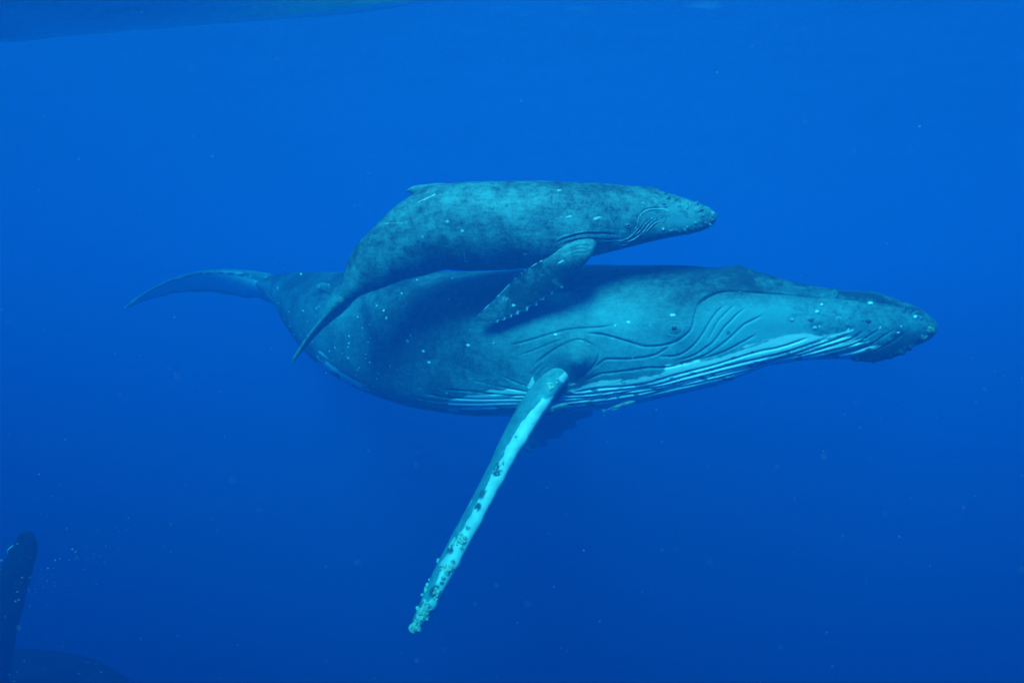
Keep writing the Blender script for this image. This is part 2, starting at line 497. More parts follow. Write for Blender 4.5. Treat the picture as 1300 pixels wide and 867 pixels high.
def barnacle_mesh(rng, pts):
    """one joined mesh of small open cones; pts rows: position, normal, radius"""
    V, Fq, off = [], [], 0
    for (p, nrm, r) in pts:
        a, b = frame_of(norm(nrm + rng.normal(0, .25, 3)))
        n_ = np.cross(a, b); n_ = n_ if (n_ * nrm).sum() > 0 else -n_
        h = r * rng.uniform(.7, 1.3); t = np.linspace(0, 2 * np.pi, 9, endpoint=False)
        prof = [(1.05, -.6), (1.0, .1), (.78, .75), (.55, 1.0), (.40, .95), (.32, .45), (.02, .40)]
        rr = r * (1 + .14 * rng.normal(size=9))
        G = np.stack([p + (np.cos(t)[:, None] * a + np.sin(t)[:, None] * b) * (rr * k)[:, None] + n_ * h * z for k, z in prof])
        V.append(G.reshape(-1, 3)); Fq.append(grid_faces(len(prof), 9, True) + off); off += G.shape[0] * 9
    return np.concatenate(V), np.concatenate(Fq)

def barnacle_patch(parent, origin, P, N, rng, spots, mat=None):
    """spots rows: px, py, spread_x, spread_y, angle, count, rmin, rmax -> one part for each cluster"""
    for (x, y, sx, sy, ang, cnt, r0, r1) in spots:
        pts = []; a = math.radians(ang)
        for _ in range(cnt):
            g = rng.normal(0, .5, 2)
            dx = g[0] * sx * math.cos(a) - g[1] * sy * math.sin(a); dy = g[0] * sx * math.sin(a) + g[1] * sy * math.cos(a)
            p, nn = surface_point(P, N, x + dx, y + dy)
            pts.append((p - origin, nn, rng.uniform(r0, r1)))
        V, Q = barnacle_mesh(rng, pts)
        o = mesh_obj("barnacle_cluster", V, Q, mat or MAT_BARN, parent)
        o["kind"] = "stuff"

def outward(P, N, C):
    return N if ((P - C[:, None, :]) * N).sum() > 0 else -N

def fluke_piece(base, axis, right, up, half, droop_r, droop_l, chord, ns=260, nphi=44, sweep=.42, tip_px=None):
    """both tail flukes as one loft from the left tip over the middle to the right tip"""
    v = np.linspace(-1, 1, 25); a = np.abs(v)
    le = -0.30 * chord + sweep * half * a ** 1.25 + .12 * half * a ** 4
    te = chord * (.62 - .10 * np.exp(-(a / .06) ** 2)) + (sweep * half * 1.0 - chord * .55) * a ** 1.1
    te = np.maximum(te, le + .02 * half)
    dr = np.where(v > 0, droop_r, droop_l)
    zz = dr(a) if callable(dr) else np.where(v > 0, droop_r(a), droop_l(a))
    LE = base + right * (v * half)[:, None] + axis * le[:, None] + up * zz[:, None]
    TE = base + right * (v * half)[:, None] + axis * te[:, None] + up * (zz - .02)[:, None]
    th = .30 * chord * (1 - a) ** .9 * (.35 + .65 * np.exp(-(a / .25) ** 2)) + .045
    s = np.linspace(-1, 1, ns)
    L = catmull(v, LE, s); R = catmull(v, TE, s); t = pchip(v, th, s)
    mid = (L + R) / 2; span = norm(np.gradient(mid, axis=0)); ch = R - L
    nn = norm(np.cross(span, ch)); nn = nn * np.sign((nn * up).sum(-1, keepdims=True))
    phi = np.linspace(0, 2 * np.pi, nphi, endpoint=False); c = (1 - np.cos(phi)) / 2
    prof = c ** .5 * (1 - c) ** .9; prof = prof / prof.max() * np.sign(np.sin(phi)) * .5
    # small nicks along the trailing edge
    R2 = R + norm(ch) * (.022 * half * (fbm(np.stack([s * 9, 0 * s, 0 * s], -1), 1.7, 3, 3) - .5))[:, None]
    ch = R2 - L
    P = L[:, None] + c[None, :, None] * ch[:, None] + (prof[None] * t[:, None])[..., None] * nn[:, None]
    e = np.minimum(1, np.sqrt(np.clip((1 - np.abs(s)) / .03, 0, 1)))[:, None, None]
    P = mid[:, None] + (P - mid[:, None]) * np.maximum(e, .03)
    return P, s, c, np.sin(phi)

# ================================================================== the adult whale
def build_mother():
    origin = np.array([1.0, 9.8, -1.1])
    root = thing("humpback_whale", "large adult humpback whale with white throat pleats swimming below the small calf", "whale", origin)
    keys = [  # px, top, bottom, depth, half width, roll, squareness above and below
        (1187.5, 411, 415, 8.95, 0.02, -4, 2.0, 2.0),
        (1184, 404, 424, 8.95, 0.11, -4, 2.0, 2.0),
        (1172, 396, 434, 8.96, 0.21, -5, 2.0, 2.1),
        (1150, 384.5, 443, 8.98, 0.32, -6, 2.05, 2.2),
        (1128, 376.5, 453.5, 9.00, 0.38, -7, 2.1, 2.8),
        (1100, 370.5, 458.5, 9.03, 0.44, -8, 2.1, 3.2),
        (1075, 368.5, 454.5, 9.06, 0.48, -9, 2.15, 3.8),
        (1040, 364.5, 455, 9.10, 0.54, -10, 2.2, 4.2),
        (1000, 356.5, 459, 9.16, 0.6, -10, 2.2, 4.4),
        (960, 345.5, 467, 9.23, 0.66, -10, 2.2, 4.4),
        (925, 339, 478, 9.31, 0.72, -10, 2.2, 4.4),
        (890, 337.5, 490, 9.40, 0.78, -9, 2.15, 4.2),
        (840, 336, 501, 9.54, 0.88, -8, 2.1, 4.0),
        (780, 336.5, 514, 9.74, 0.97, -7, 2.08, 3.7),
        (720, 338, 522, 9.96, 1.08, -6, 2.05, 3.4),
        (650, 343, 526, 10.30, 1.10, -6, 2.0, 3.2),
        (580, 345, 522, 10.75, 1.08, -6, 2.0, 2.8),
        (520, 345, 510, 11.25, 1.02, -7, 2.0, 2.5),
        (470, 345, 492, 11.85, .92, -8, 2.0, 2.3),
        (430, 345, 469, 12.5, .78, -10, 2.0, 2.0),
        (400, 344.5, 440, 13.1, .62, -12, 2.0, 2.0),
        (375, 345, 409, 13.7, .44, -10, 2.0, 2.0),
        (355, 348, 385, 14.2, .30, -6, 2.0, 2.0),
        (342, 352, 372, 14.6, .24, -3, 2.0, 2.0),
        (336, 355, 367, 14.85, .22, 0, 2.0, 2.0),
    ]
    P, th, u, C, T, U, S = body_loft(keys, 1120, 400, 110)
    N = outward(P, grid_normals(P), C)
    px, py = proj(P)
    ok = sstep(.12, -.12, (N * norm(P)).sum(-1))      # the flank that is turned to the camera

    # ---- relief: mouth line, jaw pleats, throat grooves, folds round the flipper
    mouth = [(1181, 405), (1166, 396), (1150, 389), (1130, 384), (1110, 381), (1090, 379), (1060, 376), (1020, 374), (980, 371), (953, 369.5),
             (929, 368.7), (913, 370.2), (901.7, 374.7), (892, 381.2), (886.4, 388.4), (883, 398), (880, 411), (876, 420),
             (864.6, 429.6), (851.7, 436), (835.5, 439.3), (819.4, 439.8), (808, 436.9), (792, 432), (777, 427.7), (761.5, 424.3), (742, 423)]
    lines = [
        (mouth, 1.5, .050), (mouth[:15], 1.7, .075),
        ([(853, 435), (847, 441.7), (838.7, 447.3), (829, 451.4), (816, 453.8), (800, 455.4), (784.6, 455.7), (772, 455.7), (766, 457.7), (759, 463), (752, 470)], 1.4, .04),
        ([(922.7, 386), (913, 393.3), (906.5, 401.3), (900, 411), (893.6, 422.3), (885.6, 433.6), (877.5, 441.7), (869.4, 447.3), (861.3, 451), (850, 452.7), (834, 452)], 1.4, .042),
        ([(935.6, 384.4), (924.3, 394.9), (914.6, 404.6), (908, 414.3), (903.3, 424), (897, 434)], 1.3, .030),
        ([(947, 390.8), (937.2, 398), (927.5, 407.8), (919.5, 415.9), (913, 425.6), (905, 435.2), (895, 442.5), (885.6, 449), (874.3, 453.8), (858, 458)], 1.4, .042),
        ([(969.5, 399.7), (958, 405.4), (945.3, 411.8), (935.6, 420.7), (926, 429.6), (913, 440), (903.3, 446.5), (895, 451.4), (878, 457.5), (858, 463)], 1.4, .040),
        ([(961.4, 424), (945.3, 432.8), (929, 441.7), (913, 449), (896.9, 454), (876, 460), (850, 466), (838, 467), (823, 467), (807.7, 469), (792, 471), (777, 473), (761.5, 475), (744, 483)], 1.4, .040),
        ([(1026, 429), (1000, 438), (986, 442), (969.5, 445), (953, 449), (937, 454), (921, 459), (905, 464), (880, 470.5), (856, 476.5), (838, 482), (815, 488), (792, 490.8), (761, 493), (728, 499)], 1.5, .055),
        ([(1052, 429), (1020, 440), (990, 449.5), (965, 455), (940, 460.5), (915, 467), (890, 473.5), (869, 479), (846, 485.5), (823, 491), (800, 494.5), (769, 498), (738, 502), (706, 503)], 1.5, .055),
        ([(1080, 423), (1064, 430), (1036, 440), (1005, 451), (975, 458.5), (945, 465.5), (915, 472.5), (890, 479), (869, 484.5), (838, 491.5), (807, 496.5), (769, 502.8), (738, 506), (702, 507)], 1.4, .055),
        ([(1096, 420), (1080, 430), (1052, 440), (1020, 450), (985, 459), (950, 467.5), (920, 474.5), (890, 482), (860, 490), (830, 496), (800, 501), (760, 507), (715, 511), (690, 512)], 1.3, .05),
        ([(1118, 417), (1100, 428), (1080, 438), (1040, 449), (1005, 457), (960, 468), (920, 478), (880, 488), (840, 497), (800, 506), (760, 511.5), (700, 516)], 1.2, .045),
        ([(1136, 418), (1120, 428), (1104, 438), (1080, 446), (1050, 451)], 1.3, .04),
        ([(1152, 420), (1138, 431), (1122, 440), (1108, 447)], 1.3, .03),
        # folds behind and above the flipper
        ([(779, 413), (761, 415.8), (739, 417), (720, 419), (700, 424), (673, 432), (645, 439.5)], 1.5, .035),
        ([(721, 429), (699.6, 436), (673, 446.7), (655, 452)], 1.3, .022),
        ([(757, 447), (754, 440), (747, 434.8), (734, 431), (718, 436), (699.6, 446.7), (683.7, 458.7), (675, 467)], 1.5, .04),
        ([(760, 441), (760, 452), (755, 462), (746, 471), (734, 480)], 1.6, .030),
        ([(690, 461), (680, 470), (674, 480)], 1.2, .025), ([(696, 463), (686, 473), (680, 484)], 1.2, .025),
        ([(738, 482), (725, 488), (712, 492)], 1.2, .02), ([(744, 474), (732, 482), (718, 487)], 1.2, .02),
        # grooves of the belly
        ([(593, 481), (612, 485.5), (630, 489.8), (650, 494), (668, 498)], 1.1, .022),
        ([(632, 475.3), (652, 484), (674, 493)], 1.1, .025), ([(640, 478), (658, 488), (674, 497)], 1.0, .012),
        ([(560, 494), (600, 497), (640, 501.5), (676, 503)], 1.2, .03),
        ([(535, 500), (570, 505), (610, 506.5), (650, 506.5), (682, 506)], 1.2, .032),
        ([(520, 504), (560, 510.5), (600, 512), (640, 511), (684, 510)], 1.2, .032),
        ([(520, 508), (560, 515), (600, 517.5), (640, 516), (688, 514)], 1.1, .03),
        ([(560, 519), (600, 522), (640, 520.5), (690, 518)], 1.0, .025),
        ([(440, 455), (480, 484), (520, 500)], 1.0, .006), ([(502, 468), (520, 475)], .8, .010),
    ]
    lines = [(q, w * .85, d * .62) for q, w, d in lines]
    disp = lines_disp(px, py, ok, lines)
    # the upper jaw stands a little behind the lip of the lower jaw
    mx, my = np.array(sorted((a, b) for a, b in mouth if a > 884)).T
    above = np.interp(px, mx, my) - py
    disp -= .035 * sstep(-1, 2.5, above) * sstep(22, 5, above) * sstep(884, 915, px) * sstep(1184, 1160, px) * ok
    # chin knob, shoulder, cheek, brow over the eye, blowhole crest
    disp += bumps(px, py, ok, [(733, 455, 19, .20), (795, 445, 26, .03), (857, 418, 16, .045), (940, 450, 40, .02), (1090, 440, 30, .02)])
    q = np.hypot((px - 855.7) / 1.25, py - 417.5)
    disp -= ok * (.007 * np.exp(-((q - 7) / 1.0) ** 2) + .006 * np.exp(-((q - 10.5) / 1.0) ** 2) * sstep(2, -6, py - 417))
    top = sstep(50, 88, np.degrees(th)) * sstep(135, 92, np.degrees(th))
    disp += top * (.055 * np.exp(-((px - 938) / 16) ** 2) + .012 * np.exp(-((px - 1052) / 14) ** 2) + .012 * np.exp(-((px - 1100) / 20) ** 2))
    rng = np.random.default_rng(4)
    tub = []
    for x, y in [(1043, 387), (1037, 396), (1005, 405.5), (1034, 416), (1105, 384.5), (1162, 402.5), (939.6, 370.4), (1102, 408), (1029, 406), (1075, 412), (1136, 424), (1128, 432)]:
        tub.append((x, y, 2.2, .022))
    for k in range(34):
        x = rng.uniform(950, 1176); yt = np.interp(x, [940, 1000, 1050, 1100, 1150, 1176], [341, 357, 365, 371, 385, 400])
        tub.append((x, yt + rng.uniform(0, 9), rng.uniform(1.5, 3), rng.uniform(.012, .035)))
    for k in range(22):
        x = rng.uniform(1084, 1160); yb = np.interp(x, [1080, 1100, 1128, 1150, 1170], [456, 460, 457, 445, 434])
        tub.append((x, yb - rng.uniform(-1, 5), rng.uniform(1.3, 2.4), rng.uniform(.012, .03)))
    disp += bumps(px, py, ok * .9 + .1, tub)
    # slack skin: broad soft unevenness
    disp += .030 * (fbm(P, 1.6, 21, 2) - .5) + .006 * (fbm(P, 9, 25, 2) - .5)
    fade = sstep(1187, 1180, px)
    P2 = P + N * (disp * (.3 + .7 * fade))[..., None]

    # ---- colour: tone (dark back, pale flank, sunlit and shaded patches painted in), white throat, marks
    jx = 3.2 * (fbm(P, 7, 31, 2) - .5) * 2; jy = 1.6 * (fbm(P, 7, 37, 2) - .5) * 2
    qx, qy = px + jx * 1.6, py + jy * 1.4
    sn = np.sin(th)
    tone = .40 - .28 * sstep(.25, .95, sn) + .10 * sstep(-.2, -.8, sn) + .75 * (fbm(P, .9, 41, 3) - .5) + .35 * (fbm(P, 3.2, 43, 3) - .5) - .16 * sstep(700, 520, px)
    def blot(x, y, rx, ry, v):
        return v * np.exp(-((px - x) / rx) ** 2 - ((py - y) / ry) ** 2) * ok
    tone = tone + blot(770, 400, 62, 34, .34) + blot(955, 410, 85, 28, .85) + blot(862, 402, 26, 34, -.30) + blot(630, 420, 60, 26, .16)  # sunlit cheek, jaw and shoulder lightened in the colour itself
    tone = tone + blot(1060, 398, 60, 18, .12) + blot(1120, 448, 44, 16, -.85) + blot(1150, 430, 26, 14, -.35) + blot(800, 440, 50, 12, .15)
    tone = tone + blot(430, 385, 12, 20, .30) + blot(648, 470, 34, 16, -.22) + blot(735, 470, 20, 18, -.12) + blot(985, 420, 40, 14, .25) + blot(500, 470, 60, 26, -.10)  # shade on the shoulder painted darker, light on the jaw painted paler
    tone = tone - .28 * sstep(-10, 10, (np.interp(px, mx, my) - py)) * sstep(900, 930, px) * ok * sstep(.42, .62, fbm(P, 5, 47, 3))
    W1 = [(716, 501), (731, 495), (746, 488.5), (761, 485), (777, 483), (800, 483), (815, 481), (838, 476.5), (846, 471), (842, 466.5), (865, 462.5),
          (890, 459), (916, 454), (929, 447.5), (945, 441), (961, 437), (976, 433), (986, 429), (1000, 426), (1020, 425), (1050, 426),
          (1078, 421), (1074, 427), (1094, 430), (1088, 434), (1110, 434), (1100, 438), (1118, 438), (1098, 443), (1085, 446), (1072, 470), (1000, 490), (900, 520), (800, 540), (720, 540), (690, 520)]
    sd = poly_sdf(qx, qy, W1, 40)
    white = sstep(7.0, -4.5, sd + 5 * (fbm(np.stack([px * .05, py * .2, 0 * px], -1), 1.2, 53, 3) - .5)) * ok
    stri = fbm(np.stack([px * .012, py * .35 + px * .09, 0 * px], -1), 1.0, 51, 2)
    white = white * (1 - .75 * sstep(.56, .70, stri) * sstep(1020, 1060, px))
    strk = fbm(np.stack([px * .012, (py + px * .30) * .55, 0 * px], -1), 1.0, 55, 2)
    white = white * (1 - .55 * sstep(.48, .68, strk))
    blotch = sstep(.66, .72, fbm(np.stack([px * .05, py * .16, 0 * px], -1), 1.3, 57, 2)) * sstep(4, 10, py - np.interp(px, [730, 900, 1000], [488, 462, 434]))
    white = white * (1 - .8 * blotch)
    W1b = [(842, 464), (862, 460), (866, 463), (845, 467)]
    white = np.maximum(white, sstep(1, -1, poly_sdf(qx, qy, W1b, 12)) * ok)
    # streaked white of the belly behind the flipper
    W2 = [(555, 512), (585, 502), (612, 496), (642, 493), (676, 498), (700, 515), (690, 530), (620, 533), (580, 528)]
    s2 = fbm(np.stack([px * .018, (py + .02 * px) * .42, 0 * px], -1), 1.0, 61, 2)
    white = np.maximum(white, sstep(3, -5, poly_sdf(qx, qy, W2, 30)) * sstep(.42, .56, s2) * ok)
    W2b = [(616, 497.5), (625, 494.5), (645, 494), (671, 499), (668, 501.5), (640, 501)]
    W2c = [(588, 505), (592, 502.5), (630, 503.5), (668, 503), (668, 505.5), (620, 506.5)]
    W2d = [(570, 513), (582, 508.5), (620, 509), (672, 508), (672, 510), (612, 513.5), (606, 516.5), (600, 513.5)]
    for w_ in (W2b, W2c, W2d):
        white = np.maximum(white, .95 * sstep(.9, -.9, poly_sdf(qx, qy, w_, 12)) * ok)
    # white edge of the rear belly, broken into flecks
    D, _ = poly_dist(px, py, [(404, 453), (424, 475), (444, 488), (466, 499), (500, 510)], 24)
    fl = fbm(np.stack([(px * .8 + py * .6) * .05, (py * .8 - px * .6) * .22, 0 * px], -1), 1.4, 67, 2)
    white = np.maximum(white, sstep(11, 4, D) * sstep(.46, .56, fl) * sstep(500, 470, px) * sstep(398, 406, px) * ok)
    W3 = [(671, 489), (674, 484), (679, 477), (681, 484), (677, 492), (673, 493)]
    white = np.maximum(white, sstep(1, -1, poly_sdf(qx, qy, W3, 10)) * ok)
    W4 = [(712, 489), (728, 486), (733, 487), (722, 491), (712, 493)]
    white = np.maximum(white, .55 * sstep(1.5, -1, poly_sdf(qx, qy, W4, 10)) * ok)

    k4 = lambda x, y: (400 + x / 4.13, 330 + y / 4.13)
    kt = lambda x, y: (330 + x / 5.78, 330 + y / 5.78)
    sp = [(517.4, 432.7, 2.4, 1.9, 30, 1), (537.3, 445.7, 2.3, 1.8, 35, 1), (544.6, 459.8, 2.4, 1.6, 10, 1), (593.7, 438, 2.4, 1.8, 20, 1),
          (853.8, 400, 3.8, 1.8, 0, 1), (797.8, 408.8, 2.8, 1.9, 0, 1), (705.4, 424.5, 2.6, 1.4, 0, .9), (939.3, 370.2, 3, 1.2, 0, 1),
          (1043, 387, 2.2, 1.5, 0, 1), (1037, 396, 3, 2.2, 0, 1), (1005, 405.5, 2, 1.6, 0, .9), (1033.8, 415.7, 3, 2.2, 0, 1), (1040, 414, 2, 1.5, 0, .8),
          (1105, 384.5, 3.4, 1.9, 5, 1), (1161.7, 402.3, 2.4, 2, 20, .9), (939, 340.5, 4, 1.1, 25, 1), (781, 413, 2, 1.4, 0, .8),
          (1076, 419, 1.5, 3.2, 30, .8), (1117, 416, 1.4, 3, 35, .8), (1140, 422, 3, 1.3, -10, .8), (1144, 414, 1.8, 1.5, 0, .7),
          (1136, 454, 4, 1.4, -12, .9), (1118, 458.5, 3, 1.3, -5, .7), (1138, 447, 3, 1.2, -15, .7), (846.5, 452.5, 1.8, 1.1, 0, .6), (899, 452, 1.2, 1.2, 0, .6)]
    for x, y in [(360, 265), (375, 300), (372, 308), (455, 175), (720, 97), (535, 105), (700, 205), (250, 357), (285, 340), (325, 240), (225, 300),
                 (180, 400), (180, 437), (175, 515), (145, 490), (265, 495), (285, 537), (230, 565), (220, 578), (215, 605), (330, 595), (325, 622),
                 (375, 608), (305, 665), (393, 555), (550, 677), (690, 697), (290, 410), (278, 430), (265, 515), (75, 480), (105, 460), (935, 435), (500, 395)]:
        X, Y = k4(x, y); sp.append((X, Y, rng.uniform(.9, 1.7), rng.uniform(.9, 1.4), rng.uniform(0, 90), rng.uniform(.65, 1)))
    for x, y in [(300, 102), (130, 207), (210, 380), (313, 372), (432, 342), (412, 353), (345, 450), (440, 437), (385, 600), (365, 570), (345, 555), (300, 560),
                 (180, 440), (220, 485), (250, 547), (550, 640), (510, 670), (605, 685), (645, 715), (580, 650), (535, 735), (655, 557), (657, 607), (652, 638)]:
        X, Y = kt(x, y); sp.append((X, Y, rng.uniform(.8, 1.3), rng.uniform(.8, 1.6), rng.uniform(0, 90), rng.uniform(.6, 1)))
    for k in range(70):
        X = rng.uniform(360, 560); Y = rng.uniform(370, 500); sp.append((X, Y, rng.uniform(.5, .8), rng.uniform(.5, .9), 0, rng.uniform(.3, .6)))
    white = np.maximum(white, .88 * spots_mask(px, py, ok, sp))
    rub = []
    for k in range(170):
        x, y = rng.uniform(380, 1150), rng.uniform(350, 500); a = rng.normal(.15, .5); L = rng.uniform(3, 16)
        rub.append(([(x, y), (x + L * .5 * math.cos(a), y + L * .5 * math.sin(a) + rng.normal(0, .6)), (x + L * math.cos(a), y + L * math.sin(a))], rng.uniform(.35, .7), rng.uniform(.15, .36)))
    white = np.maximum(white, scratches(px, py, ok, rub))
    white = np.maximum(white, scratches(px, py, ok, [([(502, 468), (511, 471), (520, 475)], .8, .45), ([(593, 480), (612, 484), (632, 489)], .7, .5),
        ([(640, 477), (656, 485), (672, 494)], .7, .5), ([(806, 436.5), (813, 437.5), (817, 439)], 1.0, .6), ([(731, 432), (741, 433.5), (748, 437)], .8, .45),
        ([(338, 371), (342, 376), (346, 382)], 1.2, .42), ([(1060, 405), (1064, 402), (1068, 405), (1067, 409)], .8, .5)]))
    mark = spots_mask(px, py, ok, [(1101.8, 408, 4.5, 2.6, 0, .8), (1029, 406, 5, 2, -5, .7), (924.5, 422.5, 2.6, 2.4, 0, .7), (924, 375, 3, 2.5, 0, .4), (860, 396, 5, 3, 40, .3),
        (1006, 402, 8, 3, -20, .35), (948, 358, 8, 2.2, 8, .6), (916, 358, 7, 2, 0, .4), (990, 360, 6, 2.2, 12, .6), (1036, 412, 9, 3.5, -12, .45), (1014, 392, 10, 3, 10, .3),
        (955, 447, 2.5, 1.6, 0, .8), (931, 454, 4, 1.6, -15, .8), (880, 475, 4, 1.8, -10, .8), (835, 481, 3.5, 1.5, 0, .7), (808, 490, 3, 1.2, 0, .7), (866, 461, 2, 3, 0, .7)])
    mark = np.maximum(mark, .45 * sstep(.50, .74, fbm(P, 24, 71, 3)) * sstep(960, 1080, px) * ok * (1 - white))
    pieces = [dict(P=P2, tone=tone, white=white, mark=mark, flip=True)]

    # ---- low hooked dorsal fin
    fb, _ = surface_point(P, N, 414, 366); 
    fpx = [(419, 363, 12.05), (413, 361, 12.1), (408, 360.4, 12.2), (404, 362, 12.3), (401.5, 366, 12.35)]
    TEp = [(420, 374), (414, 371), (408.5, 367.5), (405.2, 365.8), (402, 367)]
    dep = lambda x, y: surface_point(P, N, x, y)[0][1]
    LE = np.array([at(x, y, dep(x, y) - o) for (x, y, _), o in zip(fpx, (.02, .10, .2, .26, .3))])
    TE = np.array([at(x, y, dep(x, y) - o) for (x, y), o in zip(TEp, (.0, .04, .12, .22, .29))])
    Pd, s, c, sp_ = blade_loft(LE, TE, [.20, .15, .10, .06, .02], 40, 24, up_hint=(0, -1, 0))
    pieces.append(dict(P=Pd, tone=np.full(Pd.shape[:2], .35), white=np.broadcast_to((.75 * np.exp(-(c / .22) ** 2))[None, :], Pd.shape[:2]) * 1.0, mark=0.0))

    # ---- tail flukes: the right half reaches towards us and droops at the tip
    base = at(336, 361, 14.85) + np.array([0, 0, .02])
    axis = norm(np.array([-.53, .66, -.56])); right = np.array([-.80, -.60, .10]); right = norm(right - axis * (right * axis).sum()); upv = norm(np.cross(right, axis)); 
    if upv[2] < 0: upv = -upv
    Pf, s, c, sphi = fluke_piece(base, axis, right, upv, 2.55, lambda a: .34 * np.sin(np.pi * np.clip(a, 0, 1) * .75) - .48 * a ** 2.6,
                                 lambda a: .30 * a - .2 * a ** 2, .98)
    fx = np.broadcast_to(s[:, None], Pf.shape[:2]); cc = np.broadcast_to(c[None, :], Pf.shape[:2])
    under = np.broadcast_to((sphi < 0)[None, :], Pf.shape[:2])
    tone_f = .30 + .25 * (fbm(Pf, 3, 81, 2) - .5); 
    white_f = 1.0 * under * sstep(.06, .2, cc) * sstep(.97, .7, cc) * (.5 + fbm(Pf, 4, 83, 2)) + .6 * np.exp(-((cc - .05) / .05) ** 2) * sstep(.5, .62, fbm(Pf, 8, 85, 2))
    pieces.append(dict(P=Pf, tone=tone_f, white=np.clip(white_f, 0, 1), mark=0.0))

    # ---- right flipper, long, edge on, white leading edge with knobs and barnacles
    LEk = [(754, 432, 9.55), (734, 457, 9.12), (712, 482, 8.78), (692, 511, 8.55), (671, 545, 8.36), (651, 577, 8.2), (631, 613, 8.03), (611, 651, 7.86), (591, 689, 7.69), (571, 726, 7.53), (550, 764, 7.37), (534, 791, 7.26), (526, 802, 7.21)]
    TEk = [(712, 438, 9.95), (690, 466, 9.72), (671, 495, 9.48), (650.5, 529, 9.30), (634.5, 560, 9.12), (621, 592, 8.92), (606, 622, 8.68), (588, 656, 8.42), (568, 692, 8.14), (549, 729, 7.86), (534, 764, 7.58), (523.5, 787, 7.36), (522, 800, 7.25)]
    LE = at(*np.array(LEk).T); TE = at(*np.array(TEk).T)
    kn = lambda s: .035 * np.maximum(0, np.sin(s * 2 * np.pi * 8.5 + .6)) ** 2 * sstep(.15, .3, s)
    Pl, s, c, sphi = blade_loft(LE, TE, [.34, .30, .275, .25, .235, .22, .21, .20, .19, .175, .15, .11, .05], 520, 96, knob=kn, lead_round=.42, up_hint=(-.6, -.7, .3))
    Pl = Pl + norm(Pl - Pl.mean(1, keepdims=True)) * (.012 * (fbm(Pl, 8, 90, 2) - .5))[..., None]
    Nl = outward(Pl, grid_normals(Pl), Pl.mean(1))
    lx, ly = proj(Pl); lok = sstep(.2, -.1, (Nl * norm(Pl)).sum(-1))
    ss = np.broadcast_to(s[:, None], Pl.shape[:2]); cc = np.broadcast_to(c[None, :], Pl.shape[:2])
    jag = 3.4 * (fbm(Pl, 9, 91, 3) - .5) * 2
    # white band measured from the right hand outline of the flipper
    edge_y = np.array([459, 488, 510, 554, 591, 633, 674, 707, 742, 777, 802]); edge_x = np.array([731, 708.5, 695, 664.5, 642.5, 620.5, 598.5, 579, 563.5, 548.5, 530])
    dist = (np.interp(ly, edge_y, edge_x) - lx) * .84
    bw = np.interp(ly, [455, 470, 488, 500, 515, 540, 580, 620, 660, 700, 740, 770, 800], [0, 3.5, 6.5, 8, 9.5, 11, 10.5, 10, 10.5, 10.5, 10, 9.5, 8])
    wf = sstep(1.4, -1.4, dist - bw + jag)
    under = np.broadcast_to((sphi < 0)[None, :], Pl.shape[:2])
    wf = np.maximum(wf, under * sstep(.03, .08, cc) * sstep(.7, .5, cc))
    gap = sstep(1.5, -1.5, poly_sdf(lx + jag, ly + jag, [(690, 487), (700, 476), (716, 487), (712, 497), (694, 508), (686, 503)], 14))
    wf = wf * (1 - .95 * gap) * sstep(462, 478, ly + jag)
    dark = [(652.7, 555, 3.2, 1.6, -30, .9), (613, 628, 4, 8, 28, .6), (596, 668, 4, 7, 28, .55), (562, 738, 4, 6, 20, .6), (634, 592, 9, 6, -60, .75), (630, 601, 5, 4, 0, .7), (606, 644, 7, 5, -60, .75), (571.8, 699, 4.5, 5, 0, .8), (585, 686, 9, 8, 0, .55),
            (569, 723, 9, 8, 0, .65), (552, 752, 6, 11, 25, .8), (540, 772, 8, 10, 20, .6), (527, 793, 8, 10, 0, .55), (677.5, 539, 1.5, 1, 0, .6)]
    mk = spots_mask(lx + jag * .6, ly + jag * .6, lok, dark) * sstep(.34, .52, fbm(Pl, 14, 95, 2))
    wf = wf * (1 - mk)
    tone_l = .80 + .8 * (fbm(Pl, 5, 93, 3) - .5)
    wf = np.maximum(wf, .6 * sstep(.60, .66, fbm(Pl * [1, 1, .35], 10, 97, 2)) * sstep(24, 15, dist) * sstep(560, 640, ly))
    pieces.append(dict(P=Pl, tone=tone_l, white=np.clip(wf, 0, 1), mark=np.clip(np.maximum(mk, .04 + .5 * (fbm(Pl, 17, 98, 3) - .42)), 0, 1)))

    # ---- left flipper on the far side, pale below, scalloped leading edge
    dz = [10.4, 13.0, 14.2, 14.8, 15.2, 15.5, 15.7, 15.9, 16.0]
    LEk = [(*q, d) for q, d in zip([(772, 500), (752, 519), (733, 533), (716, 547), (698, 557), (682, 567), (668, 570), (654, 568), (645, 564)], dz)]
    TEk = [(*q, d) for q, d in zip([(715, 495), (690, 512), (672, 520), (660, 527), (650, 535), (646, 542), (644, 549), (643, 556), (643, 561)], dz)]
    kn2 = lambda s: .10 * np.maximum(0, np.sin(s * 2 * np.pi * 7.5)) ** .8 * sstep(.05, .15, s) * sstep(1, .9, s)
    Pr, s, c, sphi = blade_loft(at(*np.array(LEk).T), at(*np.array(TEk).T), [.3, .27, .24, .22, .2, .17, .14, .1, .04], 260, 48, knob=kn2, up_hint=(0, -1, 0))
    pieces.append(dict(P=Pr, tone=np.full(Pr.shape[:2], .7), white=np.clip(.95 + .3 * (fbm(Pr, 4, 99, 2) - .5), 0, 1), mark=0.0))

    for pc in pieces[1:]:
        P_ = pc["P"]; n_ = grid_normals(P_); pc["flip"] = ((P_ - P_.mean(1, keepdims=True)) * n_).sum() < 0
    n_ = grid_normals(P2); pieces[0]["flip"] = ((P2 - C[:, None]) * n_).sum() < 0
    assemble("body", root, origin, pieces, MAT_MOTHER)

    N2 = outward(P2, grid_normals(P2), C)
    p, nn = surface_point(P2, N2, 855.7, 417.5); make_eye(root, origin, p, nn, .036)
